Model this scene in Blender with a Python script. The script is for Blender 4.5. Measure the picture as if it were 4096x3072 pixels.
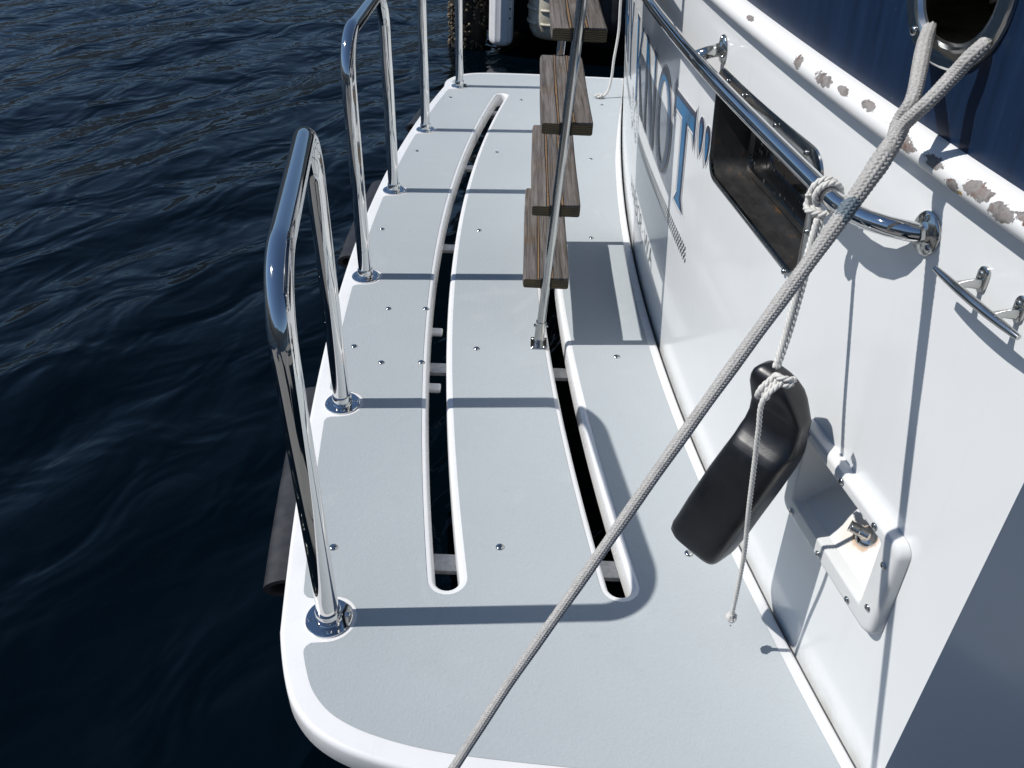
import bpy, bmesh, math, random
import numpy as np
from mathutils import Vector, Matrix, Euler
from mathutils.geometry import delaunay_2d_cdt

for o in list(bpy.data.objects):
    bpy.data.objects.remove(o, do_unlink=True)
scene = bpy.context.scene
col = scene.collection
random.seed(7)
R = math.radians

# ------------------------------------------------------------------ camera
cam_data = bpy.data.cameras.new('camera')
cam_data.sensor_width = 36.0
cam_data.lens = 27.70
cam_data.clip_start = 0.02
cam_data.clip_end = 3000
cam = bpy.data.objects.new('camera', cam_data)
col.objects.link(cam)
PITCH, ROLL, CAMH = 0.64207, -0.0419786, 1.16
_f = Vector((0, math.cos(PITCH), -math.sin(PITCH)))
_d = Vector((0, -math.sin(PITCH), -math.cos(PITCH)))
_r = Vector((1, 0, 0))
cr, sr = math.cos(ROLL), math.sin(ROLL)
_r2 = cr * _r + sr * _d
_d2 = -sr * _r + cr * _d
m = Matrix((_r2, -_d2, -_f)).transposed().to_4x4()
m.translation = Vector((0, 0, CAMH))
cam.matrix_world = m
scene.camera = cam

# ------------------------------------------------------------------ sky, sun, exposure
SUN_EL, SUN_AZ = R(49), R(4.3)
world = bpy.data.worlds.new("World")
scene.world = world
world.use_nodes = True
wn = world.node_tree
bg = wn.nodes['Background']
sky = wn.nodes.new('ShaderNodeTexSky')
sky.sky_type = 'NISHITA'
sky.sun_disc = False
sky.sun_elevation = SUN_EL
sky.sun_rotation = R(270 - 4.3)
sky.altitude = 0
sky.air_density = 1.0
sky.dust_density = 0.0
sky.ozone_density = 3.5
wn.links.new(sky.outputs[0], bg.inputs[0])
bg.inputs[1].default_value = 0.086
sun_d = bpy.data.lights.new('sun', 'SUN')
sun_d.energy = 4.6
sun_d.angle = R(0.53)
sun_d.color = (1.0, 0.975, 0.94)
sun = bpy.data.objects.new('sun', sun_d)
col.objects.link(sun)
LDIR = Vector((math.cos(SUN_EL) * math.cos(SUN_AZ), math.cos(SUN_EL) * math.sin(SUN_AZ), -math.sin(SUN_EL)))
sun.rotation_euler = LDIR.to_track_quat('-Z', 'Y').to_euler()
sun.location = (-6, 0, 8)
vs = scene.view_settings
vs.view_transform = 'Standard'
vs.look = 'None'
vs.exposure = 0.0
vs.gamma = 1.0
scene.cycles.max_bounces = 8
scene.cycles.glossy_bounces = 5

# ------------------------------------------------------------------ helpers: objects
def link(name, verts, faces, mats=None, parent=None, smooth=False, mat_idx=None, uv=None):
    me = bpy.data.meshes.new(name)
    me.from_pydata([tuple(v) for v in verts], [], [tuple(f) for f in faces])
    if mats:
        for mm in (mats if isinstance(mats, (list, tuple)) else [mats]):
            me.materials.append(mm)
    if mat_idx is not None:
        me.polygons.foreach_set('material_index', mat_idx)
    if smooth:
        me.polygons.foreach_set('use_smooth', [True] * len(me.polygons))
    if uv is not None:
        l = me.uv_layers.new(name='UVMap')
        flat = []
        for lp in me.loops:
            flat += uv[lp.vertex_index]
        l.data.foreach_set('uv', flat)
    me.update()
    o = bpy.data.objects.new(name, me)
    col.objects.link(o)
    if parent is not None:
        o.parent = parent
        o.matrix_parent_inverse = parent.matrix_world.inverted() if False else Matrix.Identity(4)
        # every parent Empty sits at the world origin frame, translation only
        off = Vector(root_of(parent))
        for v in me.vertices:
            v.co -= off
        o.matrix_parent_inverse = Matrix.Identity(4)
    return o

ROOTS = {}
def root_of(o):
    while o.parent is not None:
        o = o.parent
    return ROOTS.get(o.name, (0, 0, 0))

def thing(name, loc, label, cat, group=None):
    o = bpy.data.objects.new(name, None)
    col.objects.link(o)
    o.location = loc
    o.empty_display_size = 0.05
    ROOTS[o.name] = tuple(loc)
    o['label'] = label
    o['category'] = cat
    if group:
        o['group'] = group
    return o

def tag(o, label=None, cat=None, group=None, kind=None):
    if label: o['label'] = label
    if cat: o['category'] = cat
    if group: o['group'] = group
    if kind: o['kind'] = kind
    return o

class MB:
    """collects shapes into one mesh"""
    def __init__(s):
        s.v, s.f, s.m, s.uv = [], [], [], []
    def add(s, v, f, mi=0):
        o = len(s.v)
        s.v += [Vector(p) for p in v]
        s.f += [tuple(i + o for i in q) for q in f]
        s.m += [mi] * len(f)
        return s
    def build(s, name, mats, parent=None, smooth=True, auto=None, weld=0):
        o = link(name, s.v, s.f, mats, parent, smooth, s.m)
        bm = bmesh.new(); bm.from_mesh(o.data)
        if weld: bmesh.ops.remove_doubles(bm, verts=bm.verts, dist=weld)
        bmesh.ops.recalc_face_normals(bm, faces=bm.faces)
        if auto is not None:
            for e in bm.edges:
                if len(e.link_faces) == 2 and e.calc_face_angle(0) > auto:
                    e.smooth = False
        bm.to_mesh(o.data); bm.free()
        return o

def frames(P):
    P = [Vector(p) for p in P]
    n = len(P)
    T = []
    for i in range(n):
        a = P[max(i - 1, 0)]; b = P[min(i + 1, n - 1)]
        T.append((b - a).normalized())
    ref = Vector((0, 0, 1)) if abs(T[0].z) < .9 else Vector((1, 0, 0))
    N = (ref - T[0] * ref.dot(T[0])).normalized()
    out = []
    for i in range(n):
        N = (N - T[i] * N.dot(T[i])).normalized()
        out.append((P[i], T[i], N, T[i].cross(N)))
    return out

def catmull(P, step):
    P = [Vector(p) for p in P]
    Q = [P[0] * 2 - P[1]] + P + [P[-1] * 2 - P[-2]]
    out = []
    for i in range(1, len(Q) - 2):
        a, b, c, d = Q[i - 1:i + 3]
        n = max(1, int((c - b).length / step))
        for k in range(n):
            t = k / n
            out.append(0.5 * ((2 * b) + (c - a) * t + (2 * a - 5 * b + 4 * c - d) * t * t + (3 * b - a - 3 * c + d) * t ** 3))
    out.append(P[-1])
    return out

def tube(P, r, seg=16, caps=True):
    fr = frames(P)
    v, f = [], []
    n = len(fr)
    rr = r if isinstance(r, (list, tuple)) else [r] * n
    for i, (p, t, a, b) in enumerate(fr):
        for k in range(seg):
            w = 2 * math.pi * k / seg
            v.append(p + (a * math.cos(w) + b * math.sin(w)) * rr[i])
    for i in range(n - 1):
        for k in range(seg):
            k2 = (k + 1) % seg
            f.append((i * seg + k, i * seg + k2, (i + 1) * seg + k2, (i + 1) * seg + k))
    if caps:
        f.append(tuple(range(seg))[::-1])
        f.append(tuple(range((n - 1) * seg, n * seg)))
    return v, f

def lathe(prof, origin, axis=(0, 0, 1), seg=32):
    """prof: list of (radius, height) along axis; closed with end caps when r>0"""
    ax = Vector(axis).normalized()
    ref = Vector((1, 0, 0)) if abs(ax.x) < .9 else Vector((0, 1, 0))
    a = (ref - ax * ref.dot(ax)).normalized(); b = ax.cross(a)
    o = Vector(origin)
    v, f = [], []
    for (r, h) in prof:
        for k in range(seg):
            w = 2 * math.pi * k / seg
            v.append(o + ax * h + (a * math.cos(w) + b * math.sin(w)) * r)
    n = len(prof)
    for i in range(n - 1):
        for k in range(seg):
            k2 = (k + 1) % seg
            f.append((i * seg + k, i * seg + k2, (i + 1) * seg + k2, (i + 1) * seg + k))
    f.append(tuple(range(seg))[::-1])
    f.append(tuple(range((n - 1) * seg, n * seg)))
    return v, f

def bevel_box(size, bev=0.003, seg=2):
    bm = bmesh.new()
    bmesh.ops.create_cube(bm, size=1)
    for v in bm.verts:
        v.co = Vector((v.co.x * size[0], v.co.y * size[1], v.co.z * size[2]))
    if bev:
        bmesh.ops.bevel(bm, geom=list(bm.edges), offset=bev, segments=seg, affect='EDGES', profile=.5)
    v = [x.co.copy() for x in bm.verts]
    bm.verts.index_update()
    f = [tuple(q.index for q in fc.verts) for fc in bm.faces]
    bm.free()
    return v, f

def xf(vf, mat):
    return [mat @ Vector(p) for p in vf[0]], vf[1]

def loft(loops, cap_first=False, cap_last=False):
    n = len(loops[0])
    v, f = [], []
    for L in loops:
        v += list(L)
    for i in range(len(loops) - 1):
        for k in range(n):
            k2 = (k + 1) % n
            f.append((i * n + k, i * n + k2, (i + 1) * n + k2, (i + 1) * n + k))
    if cap_first: f.append(tuple(range(n))[::-1])
    if cap_last: f.append(tuple(range((len(loops) - 1) * n, len(loops) * n)))
    return v, f

def rrect(a0, a1, b0, b1, r, n=6):
    out = []
    for (cx, cy, s) in ((a1 - r, b1 - r, 0), (a0 + r, b1 - r, 90), (a0 + r, b0 + r, 180), (a1 - r, b0 + r, 270)):
        for k in range(n + 1):
            w = R(s + 90 * k / n)
            out.append((cx + r * math.cos(w), cy + r * math.sin(w)))
    return out

def densify(loop, step):
    out = []
    n = len(loop)
    for i in range(n):
        a = Vector(loop[i]); b = Vector(loop[(i + 1) % n])
        k = max(1, int((b - a).length / step))
        for j in range(k):
            out.append(tuple(a.lerp(b, j / k)))
    return out

def inside(p, loop):
    x, y = p
    c = False
    n = len(loop)
    j = n - 1
    for i in range(n):
        xi, yi = loop[i]; xj, yj = loop[j]
        if (yi > y) != (yj > y) and x < (xj - xi) * (y - yi) / (yj - yi) + xi:
            c = not c
        j = i
    return c

def cdt(outer, holes, grid=None):
    """triangulate a 2D region with holes, with interior points of a regular grid"""
    pts, edges = [], []
    for L in [outer] + holes:
        o = len(pts)
        pts += [Vector(p[:2]) for p in L]
        n = len(L)
        edges += [(o + i, o + (i + 1) % n) for i in range(n)]
    if grid:
        xs = [p[0] for p in outer]; ys = [p[1] for p in outer]
        gx, gy = grid
        x = min(xs) + gx / 2
        while x < max(xs):
            y = min(ys) + gy / 2
            while y < max(ys):
                if inside((x, y), outer) and not any(inside((x, y), h) for h in holes):
                    pts.append(Vector((x, y)))
                y += gy
            x += gx
    V, E_, F, _, _, _ = delaunay_2d_cdt(pts, edges, [], 0, 1e-6)
    faces = []
    for f in F:
        c = sum((V[i] for i in f), Vector((0, 0))) / len(f)
        if inside(c, outer) and not any(inside(c, h) for h in holes):
            faces.append(tuple(f))
    return [tuple(v) for v in V], faces

def offset_loop(L, d):
    """offset closed loop inward by d (either winding)"""
    n = len(L)
    area = sum(L[i][0] * L[(i + 1) % n][1] - L[(i + 1) % n][0] * L[i][1] for i in range(n))
    s = 1 if area > 0 else -1
    out = []
    for i in range(n):
        a = Vector(L[i - 1]); b = Vector(L[(i + 1) % n])
        t = (b - a).normalized()
        out.append((L[i][0] - t.y * d * s, L[i][1] + t.x * d * s))
    return out

# ------------------------------------------------------------------ helpers: materials
def mat(name):
    mt = bpy.data.materials.new(name)
    mt.use_nodes = True
    nt = mt.node_tree
    return mt, nt, nt.nodes['Principled BSDF']

def nd(nt, typ, **kw):
    n = nt.nodes.new(typ)
    for k, v in kw.items():
        if k.startswith('i_'):
            n.inputs[k[2:].replace('_', ' ')].default_value = v
        else:
            setattr(n, k, v)
    return n

def noise(nt, scale, detail=4, rough=.55, vec=None, dist=0.0):
    n = nt.nodes.new('ShaderNodeTexNoise')
    n.inputs['Scale'].default_value = scale
    n.inputs['Detail'].default_value = detail
    n.inputs['Roughness'].default_value = rough
    n.inputs['Distortion'].default_value = dist
    if vec is not None: nt.links.new(vec, n.inputs['Vector'])
    return n

def coords(nt, scale=None, rot=None):
    tc = nt.nodes.new('ShaderNodeTexCoord')
    if scale is None: return tc.outputs['Object']
    mp = nt.nodes.new('ShaderNodeMapping')
    mp.inputs['Scale'].default_value = scale
    if rot: mp.inputs['Rotation'].default_value = rot
    nt.links.new(tc.outputs['Object'], mp.inputs['Vector'])
    return mp.outputs['Vector']

def ramp(nt, src, stops):
    r = nt.nodes.new('ShaderNodeValToRGB')
    e = r.color_ramp.elements
    while len(e) < len(stops): e.new(0.5)
    for i, (p, c) in enumerate(stops):
        e[i].position = p
        e[i].color = (*c, 1) if len(c) == 3 else c
    nt.links.new(src, r.inputs['Fac'])
    return r

def mixc(nt, fac, a, b):
    n = nt.nodes.new('ShaderNodeMix')
    n.data_type = 'RGBA'
    for sock, val in ((n.inputs[0], fac), (n.inputs[6], a), (n.inputs[7], b)):
        if hasattr(val, 'links'): nt.links.new(val, sock)
        else: sock.default_value = val if not isinstance(val, tuple) else (*val[:3], 1)
    return n.outputs[2]

def bump(nt, bsdf, h, strength, dist, prev=None):
    b = nt.nodes.new('ShaderNodeBump')
    b.inputs['Strength'].default_value = strength
    b.inputs['Distance'].default_value = dist
    nt.links.new(h, b.inputs['Height'])
    if prev is not None: nt.links.new(prev, b.inputs['Normal'])
    nt.links.new(b.outputs[0], bsdf.inputs['Normal'])
    return b.outputs[0]

def maprange(nt, src, a, b, c=0.0, d=1.0):
    n = nt.nodes.new('ShaderNodeMapRange')
    n.inputs[1].default_value = a; n.inputs[2].default_value = b
    n.inputs[3].default_value = c; n.inputs[4].default_value = d
    nt.links.new(src, n.inputs[0])
    return n.outputs[0]

def math_n(nt, op, a, b=0.0, clamp=False):
    n = nt.nodes.new('ShaderNodeMath'); n.operation = op; n.use_clamp = clamp
    for s, v in ((n.inputs[0], a), (n.inputs[1], b)):
        if hasattr(v, 'links'): nt.links.new(v, s)
        else: s.default_value = v
    return n.outputs[0]

def patch_mask(nt, centres, nscale=60, amp=.6, vec=None):
    """mask = 1 inside ragged blobs of given centre and radii (object space)"""
    v = coords(nt) if vec is None else vec
    nz = noise(nt, nscale, 5, .65, v)
    out = None
    for (c, s) in centres:
        mp = nt.nodes.new('ShaderNodeMapping')
        mp.vector_type = 'TEXTURE'
        mp.inputs['Location'].default_value = c
        mp.inputs['Scale'].default_value = s if not isinstance(s, (int, float)) else (s, s, s)
        nt.links.new(v, mp.inputs['Vector'])
        ln = nt.nodes.new('ShaderNodeVectorMath'); ln.operation = 'LENGTH'
        nt.links.new(mp.outputs[0], ln.inputs[0])
        d = math_n(nt, 'ADD', ln.outputs['Value'], math_n(nt, 'MULTIPLY', math_n(nt, 'SUBTRACT', nz.outputs[0], .5), amp * 2))
        mk = maprange(nt, d, .95, 1.0, 1.0, 0.0)
        out = mk if out is None else math_n(nt, 'MAXIMUM', out, mk)
    return out

def simple(name, c, rough=.5, metal=0., spec=.5, nscale=None, namp=.12, bscale=None, bstr=.2, bdist=.001, coat=0.):
    mt, nt, b = mat(name)
    b.inputs['Base Color'].default_value = (*c, 1)
    b.inputs['Roughness'].default_value = rough
    b.inputs['Metallic'].default_value = metal
    b.inputs['Specular IOR Level'].default_value = spec
    b.inputs['Coat Weight'].default_value = coat
    v = coords(nt)
    if nscale:
        n = noise(nt, nscale, 5, .6, v)
        lo = tuple(x * (1 - namp) for x in c); hi = tuple(min(1, x * (1 + namp)) for x in c)
        r = ramp(nt, n.outputs[0], [(.3, lo), (.7, hi)])
        nt.links.new(r.outputs[0], b.inputs['Base Color'])
        nt.links.new(maprange(nt, n.outputs[0], .2, .8, rough * .8, min(1, rough * 1.2)), b.inputs['Roughness'])
    if bscale:
        n2 = noise(nt, bscale, 3, .6, v)
        bump(nt, b, n2.outputs[0], bstr, bdist)
    return mt

# gelcoat of the deck trim
M_trim = simple('white_gelcoat', (.71, .71, .705), .28, nscale=9, namp=.02, bscale=14, bstr=.03, bdist=.002)

def make_deck_grey():
    mt, nt, b = mat('grey_nonskid_paint')
    v = coords(nt)
    big = noise(nt, 2.2, 4, .6, v)
    r = ramp(nt, big.outputs[0], [(.3, (.418, .450, .464)), (.7, (.447, .478, .490))])
    sm = noise(nt, 5.5, 6, .62, v, .8)
    rcol = mixc(nt, maprange(nt, sm.outputs[0], .60, .78, 0, .30), r.outputs[0], (.60, .62, .62))
    sm2 = noise(nt, 9, 5, .6, v, .4)
    rcol = mixc(nt, maprange(nt, sm2.outputs[0], .62, .8, 0, .16), rcol, (.30, .31, .30))
    spk = nt.nodes.new('ShaderNodeTexVoronoi')
    spk.inputs['Scale'].default_value = 21
    spk.inputs['Randomness'].default_value = 1
    nt.links.new(v, spk.inputs['Vector'])
    wn_ = nt.nodes.new('ShaderNodeSeparateColor')
    nt.links.new(spk.outputs['Color'], wn_.inputs[0])
    near = maprange(nt, spk.outputs['Distance'], .022, .035, 1, 0)
    pick = maprange(nt, wn_.outputs[0], .9, .905, 0, 1)
    mk = math_n(nt, 'MULTIPLY', near, pick)
    c = mixc(nt, mk, rcol, (.06, .055, .05))
    nt.links.new(c, b.inputs['Base Color'])
    b.inputs['Roughness'].default_value = .55
    b.inputs['Specular IOR Level'].default_value = .05
    b.inputs['Diffuse Roughness'].default_value = .7
    n1 = noise(nt, 330, 2, .5, v)
    n2 = noise(nt, 120, 3, .6, v)
    h = math_n(nt, 'ADD', math_n(nt, 'MULTIPLY', n1.outputs[0], .55), math_n(nt, 'MULTIPLY', n2.outputs[0], .6))
    bump(nt, b, h, .7, .0017)
    b.inputs['Coat Weight'].default_value = .06
    b.inputs['Coat Roughness'].default_value = .16
    bc = nt.nodes.new('ShaderNodeBump')
    bc.inputs['Strength'].default_value = 1.0
    bc.inputs['Distance'].default_value = .0022
    nt.links.new(n1.outputs[0], bc.inputs['Height'])
    nt.links.new(bc.outputs[0], b.inputs['Coat Normal'])
    return mt
M_grey = make_deck_grey()

def make_hull_white():
    mt, nt, b = mat('white_hull_paint')
    v = coords(nt)
    n = noise(nt, 1.6, 4, .6, v)
    r = ramp(nt, n.outputs[0], [(.3, (.745, .76, .76)), (.7, (.785, .795, .79))])
    # faint vertical run-off staining
    st = noise(nt, 1, 5, .6, coords(nt, (5, 26, 1.3)))
    c = mixc(nt, maprange(nt, st.outputs[0], .58, .8, 0, .22), r.outputs[0], (.62, .60, .56))
    spk = nt.nodes.new('ShaderNodeTexVoronoi'); spk.inputs['Scale'].default_value = 12
    nt.links.new(v, spk.inputs['Vector'])
    sc = nt.nodes.new('ShaderNodeSeparateColor'); nt.links.new(spk.outputs['Color'], sc.inputs[0])
    mk = math_n(nt, 'MULTIPLY', maprange(nt, spk.outputs['Distance'], .012, .02, 1, 0), maprange(nt, sc.outputs[0], .86, .865))
    c = mixc(nt, mk, c, (.12, .11, .1))
    sz = nt.nodes.new('ShaderNodeSeparateXYZ'); nt.links.new(v, sz.inputs[0])
    gn = noise(nt, 16, 5, .7, v)
    low = math_n(nt, 'MULTIPLY', maprange(nt, sz.outputs[2], .0, .05, 1, 0), maprange(nt, gn.outputs[0], .4, .7, .05, .45))
    c = mixc(nt, low, c, (.42, .39, .34))
    scf = noise(nt, 1, 5, .7, coords(nt, (9, 34, 3.2)))
    c = mixc(nt, maprange(nt, scf.outputs[0], .66, .8, 0, .25), c, (.5, .48, .46))
    nt.links.new(c, b.inputs['Base Color'])
    b.inputs['Roughness'].default_value = .2
    b.inputs['Coat Weight'].default_value = .3
    b.inputs['Coat Roughness'].default_value = .08
    w = noise(nt, 5, 3, .5, v)
    bump(nt, b, w.outputs[0], .06, .01)
    return mt
M_hull = make_hull_white()

def make_navy():
    mt, nt, b = mat('navy_topside_paint')
    st = noise(nt, 1, 6, .65, coords(nt, (14, 60, 5)))
    r = ramp(nt, st.outputs[0], [(.3, (.005, .014, .036)), (.62, (.008, .022, .056)), (.85, (.02, .045, .095))])
    sp = noise(nt, 240, 2, .5, coords(nt))
    c = mixc(nt, maprange(nt, sp.outputs[0], .74, .78, 0, .35), r.outputs[0], (.3, .35, .42))
    nt.links.new(c, b.inputs['Base Color'])
    b.inputs['Roughness'].default_value = .34
    b.inputs['Specular IOR Level'].default_value = .3
    bump(nt, b, noise(nt, 7, 3, .5, coords(nt)).outputs[0], .08, .006)
    return mt
M_navy = make_navy()

def make_metal(name, base, rough, bs=None, var=.0):
    mt, nt, b = mat(name)
    b.inputs['Metallic'].default_value = 1
    b.inputs['Base Color'].default_value = (*base, 1)
    n = noise(nt, 26, 5, .6, coords(nt))
    nt.links.new(maprange(nt, n.outputs[0], .35, .75, rough, rough + var), b.inputs['Roughness'])
    if bs:
        bump(nt, b, noise(nt, bs, 3, .5, coords(nt)).outputs[0], .05, .002)
    return mt
M_steel = make_metal('polished_stainless', (.64, .64, .635), .025, 16, .05)
M_steel2 = make_metal('worn_stainless', (.5, .5, .485), .1, 30, .12)
M_alu = simple('dull_aluminium', (.5, .5, .5), .55, .55, nscale=60, namp=.25)
M_rubber = simple('grey_black_rubber', (.019, .019, .022), .5, nscale=30, namp=.3)
M_black = simple('black_void', (.004, .004, .005), .6)

def make_fender():
    mt, nt, b = mat('black_vinyl')
    v = coords(nt)
    n = noise(nt, 18, 6, .65, v)
    r = ramp(nt, n.outputs[0], [(.35, (.0038, .0044, .0058)), (.62, (.0062, .0070, .009)), (.8, (.014, .0145, .017))])
    nt.links.new(r.outputs[0], b.inputs['Base Color'])
    nt.links.new(maprange(nt, n.outputs[0], .3, .75, .27, .44), b.inputs['Roughness'])
    bump(nt, b, noise(nt, 260, 3, .5, v).outputs[0], .08, .001)
    return mt
M_fender = make_fender()

def make_wood():
    mt, nt, b = mat('weathered_teak')
    v = coords(nt, (95, 3.2, 95))
    g = noise(nt, 1, 7, .68, v, 1.1)
    fine = noise(nt, 1, 4, .6, coords(nt, (420, 9, 420)))
    big = noise(nt, 7, 4, .6, coords(nt))
    r1 = ramp(nt, g.outputs[0], [(.28, (.030, .025, .022)), (.45, (.095, .084, .077)), (.57, (.150, .135, .126)), (.78, (.225, .208, .195))])
    r2 = ramp(nt, g.outputs[0], [(.28, (.034, .023, .015)), (.5, (.115, .08, .05)), (.78, (.2, .155, .105))])
    c = mixc(nt, maprange(nt, big.outputs[0], .5, .7, 0, .7), r1.outputs[0], r2.outputs[0])
    c = mixc(nt, maprange(nt, fine.outputs[0], .56, .68, 0, .55), c, (.045, .036, .03))
    nt.links.new(c, b.inputs['Base Color'])
    b.inputs['Roughness'].default_value = .82
    b.inputs['Specular IOR Level'].default_value = .25
    h = math_n(nt, 'ADD', g.outputs[0], math_n(nt, 'MULTIPLY', fine.outputs[0], .6))
    bump(nt, b, h, .55, .0018)
    return mt
M_wood = make_wood()
M_caulk = simple('tan_caulk', (.20, .118, .055), .7, nscale=90, namp=.3, bscale=200, bstr=.4)

def make_rope(name, a, bcol, fuzz=None):
    mt, nt, b = mat(name)
    v = coords(nt)
    n = noise(nt, 420, 3, .6, v)
    n2 = noise(nt, 30, 4, .6, v)
    r = ramp(nt, n.outputs[0], [(.3, a), (.7, bcol)])
    c = mixc(nt, maprange(nt, n2.outputs[0], .5, .75, 0, .35), r.outputs[0], tuple(x * .72 for x in a))
    if fuzz:
        mk = patch_mask(nt, fuzz, 110, .9)
        c = mixc(nt, math_n(nt, 'MULTIPLY', mk, .75), c, (.025, .075, .115))
    nt.links.new(c, b.inputs['Base Color'])
    b.inputs['Roughness'].default_value = .6
    b.inputs['Specular IOR Level'].default_value = .35
    bump(nt, b, n.outputs[0], .35, .0006)
    return mt

def make_water():
    mt, nt, b = mat('harbour_water')
    b.inputs['Base Color'].default_value = (.0003, .0022, .0042, 1)
    b.inputs['Roughness'].default_value = .02
    b.inputs['IOR'].default_value = 1.333
    b.inputs['Specular IOR Level'].default_value = .32
    rot = coords(nt, (1, 1, 1), (0, 0, R(-58)))
    mp = nt.nodes.new('ShaderNodeMapping'); mp.inputs['Scale'].default_value = (.6, 1, 1)
    nt.links.new(rot, mp.inputs['Vector'])
    n1 = noise(nt, 4.2, 2.2, .45, mp.outputs[0], .9)
    n2 = noise(nt, 13, 2, .4, mp.outputs[0], .6)
    h = math_n(nt, 'ADD', n1.outputs[0], math_n(nt, 'MULTIPLY', n2.outputs[0], .10))
    bump(nt, b, h, .36, .1)
    return mt
M_water = make_water()

# ------------------------------------------------------------------ the transom surface
PF = (-0.00825268, 0.0494418, 0.01542353, 0.37634898)     # plan curve of the transom at deck level
KR = 0.088                                                # rake: overhang per metre of height
def TX(y):
    q = y - 2.4
    return ((PF[0] * q + PF[1]) * q + PF[2]) * q + PF[3]
def TN(y):
    q = y - 2.4
    d = (3 * PF[0] * q + 2 * PF[1]) * q + PF[2]
    return Vector((-1, d, 0)).normalized()
def S(y, z, off=0.0):
    n = TN(y)
    return Vector((TX(y), y, z)) + n * (KR * z + off)
def NRM(y, z=0):
    n = TN(y)
    up = (Vector((0, 0, 1)) + n * KR).normalized()
    t = up.cross(Vector((0, 0, 1)).cross(n)).normalized()
    tan = Vector((-n.y, n.x, 0)).normalized()
    w = tan.cross(up).normalized()
    if w.dot(n) < 0: w = -w
    return w, up
def ZR(y): return 0.9135 - 0.0148 * (y - 2.4) ** 2         # centre line of the rub rail
Y0, Y1 = 0.587, 4.262                                     # the transom's two corners

yacht = thing('motor_yacht', (0.5, 2.4, 0), 'white and navy motor yacht seen at its stern, with swim platform and staple rails', 'boat')

WIN = dict(y0=1.05, y1=1.46, z0=.598, z1=.766)            # steel light recess
SHW = dict(y0=.709, y1=.902, z0=.288, z1=.412)            # shower box recess
HAW = dict(y0=.800, y1=.912, z0=.974, z1=1.150)           # hawse hole

def wall_mesh(name, outer, holes, mt, parent, grid=(.06, .09)):
    V, F = cdt(outer, holes, grid)
    v = [S(p[0], p[1]) for p in V]
    o = link(name, v, F, mt, parent, True)
    return o

outer = []
for k in range(61):
    y = Y0 + (Y1 - Y0) * k / 60
    outer.append((y, -0.5))
for k in range(11): outer.append((Y1, -0.5 + (ZR(Y1) + .5) * (k + .5) / 11))
for k in range(61):
    y = Y1 + (Y0 - Y1) * k / 60
    outer.append((y, ZR(y)))
for k in range(11): outer.append((Y0, ZR(Y0) + (-.5 - ZR(Y0)) * (k + .5) / 11))
win_loop = rrect(WIN['y0'], WIN['y1'], WIN['z0'], WIN['z1'], .03)
shw_loop = rrect(SHW['y0'], SHW['y1'], SHW['z0'], SHW['z1'], .008)
haw_loop = rrect(HAW['y0'], HAW['y1'], HAW['z0'], HAW['z1'], .05, 8)
transom = wall_mesh('transom', outer, [densify(win_loop, .04), densify(shw_loop, .04)], M_hull, yacht)
transom['label'] = 'glossy white raked transom panel with painted lettering'

ZT = 1.30
outer = []
for k in range(61):
    y = Y0 + (Y1 - Y0) * k / 60
    outer.append((y, ZR(y)))
for k in range(61):
    y = Y1 + (Y0 - Y1) * k / 60
    outer.append((y, ZT))
bul = wall_mesh('bulwark', outer, [haw_loop], M_navy, yacht)
bul['label'] = 'navy blue bulwark above the white rub rail'

# cap of the bulwark
mb = MB()
loops = []
for k in range(41):
    y = Y0 + (Y1 - Y0) * k / 40
    n = TN(y)
    c = S(y, ZT + .02)
    loops.append([c + n * .03 + Vector((0, 0, -.02)), c + n * .03 + Vector((0, 0, .01)), c + n * .02 + Vector((0, 0, .02)),
                  c - n * .08 + Vector((0, 0, .02)), c - n * .09 + Vector((0, 0, -.02))])
mb.add(*loft(loops, True, True))
mb.build('cap_rail', M_trim, yacht, auto=R(40))

# hull sides going forward from the two corners
def hull_side(ycorner, sgn):
    v, f = [], []
    nz, nx = 24, 8
    for i in range(nz + 1):
        z = -.5 + (ZT + .5) * i / nz
        p = S(ycorner, z)
        for k in range(nx + 1):
            d = 1.9 * k / nx
            v.append(p + Vector((d, sgn * -.085 * d, 0)))
    for i in range(nz):
        for k in range(nx):
            a = i * (nx + 1) + k
            f.append((a, a + 1, a + nx + 2, a + nx + 1))
    idx = [0 if (-.5 + (ZT + .5) * (q // nx + .5) / nz) < .9 else 1 for q in range(len(f))]
    o = link('hull_side', v, f, [M_hull, M_navy], yacht, True, idx)
    return o
hull_side(Y0, -1)
hull_side(Y1, 1)

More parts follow.
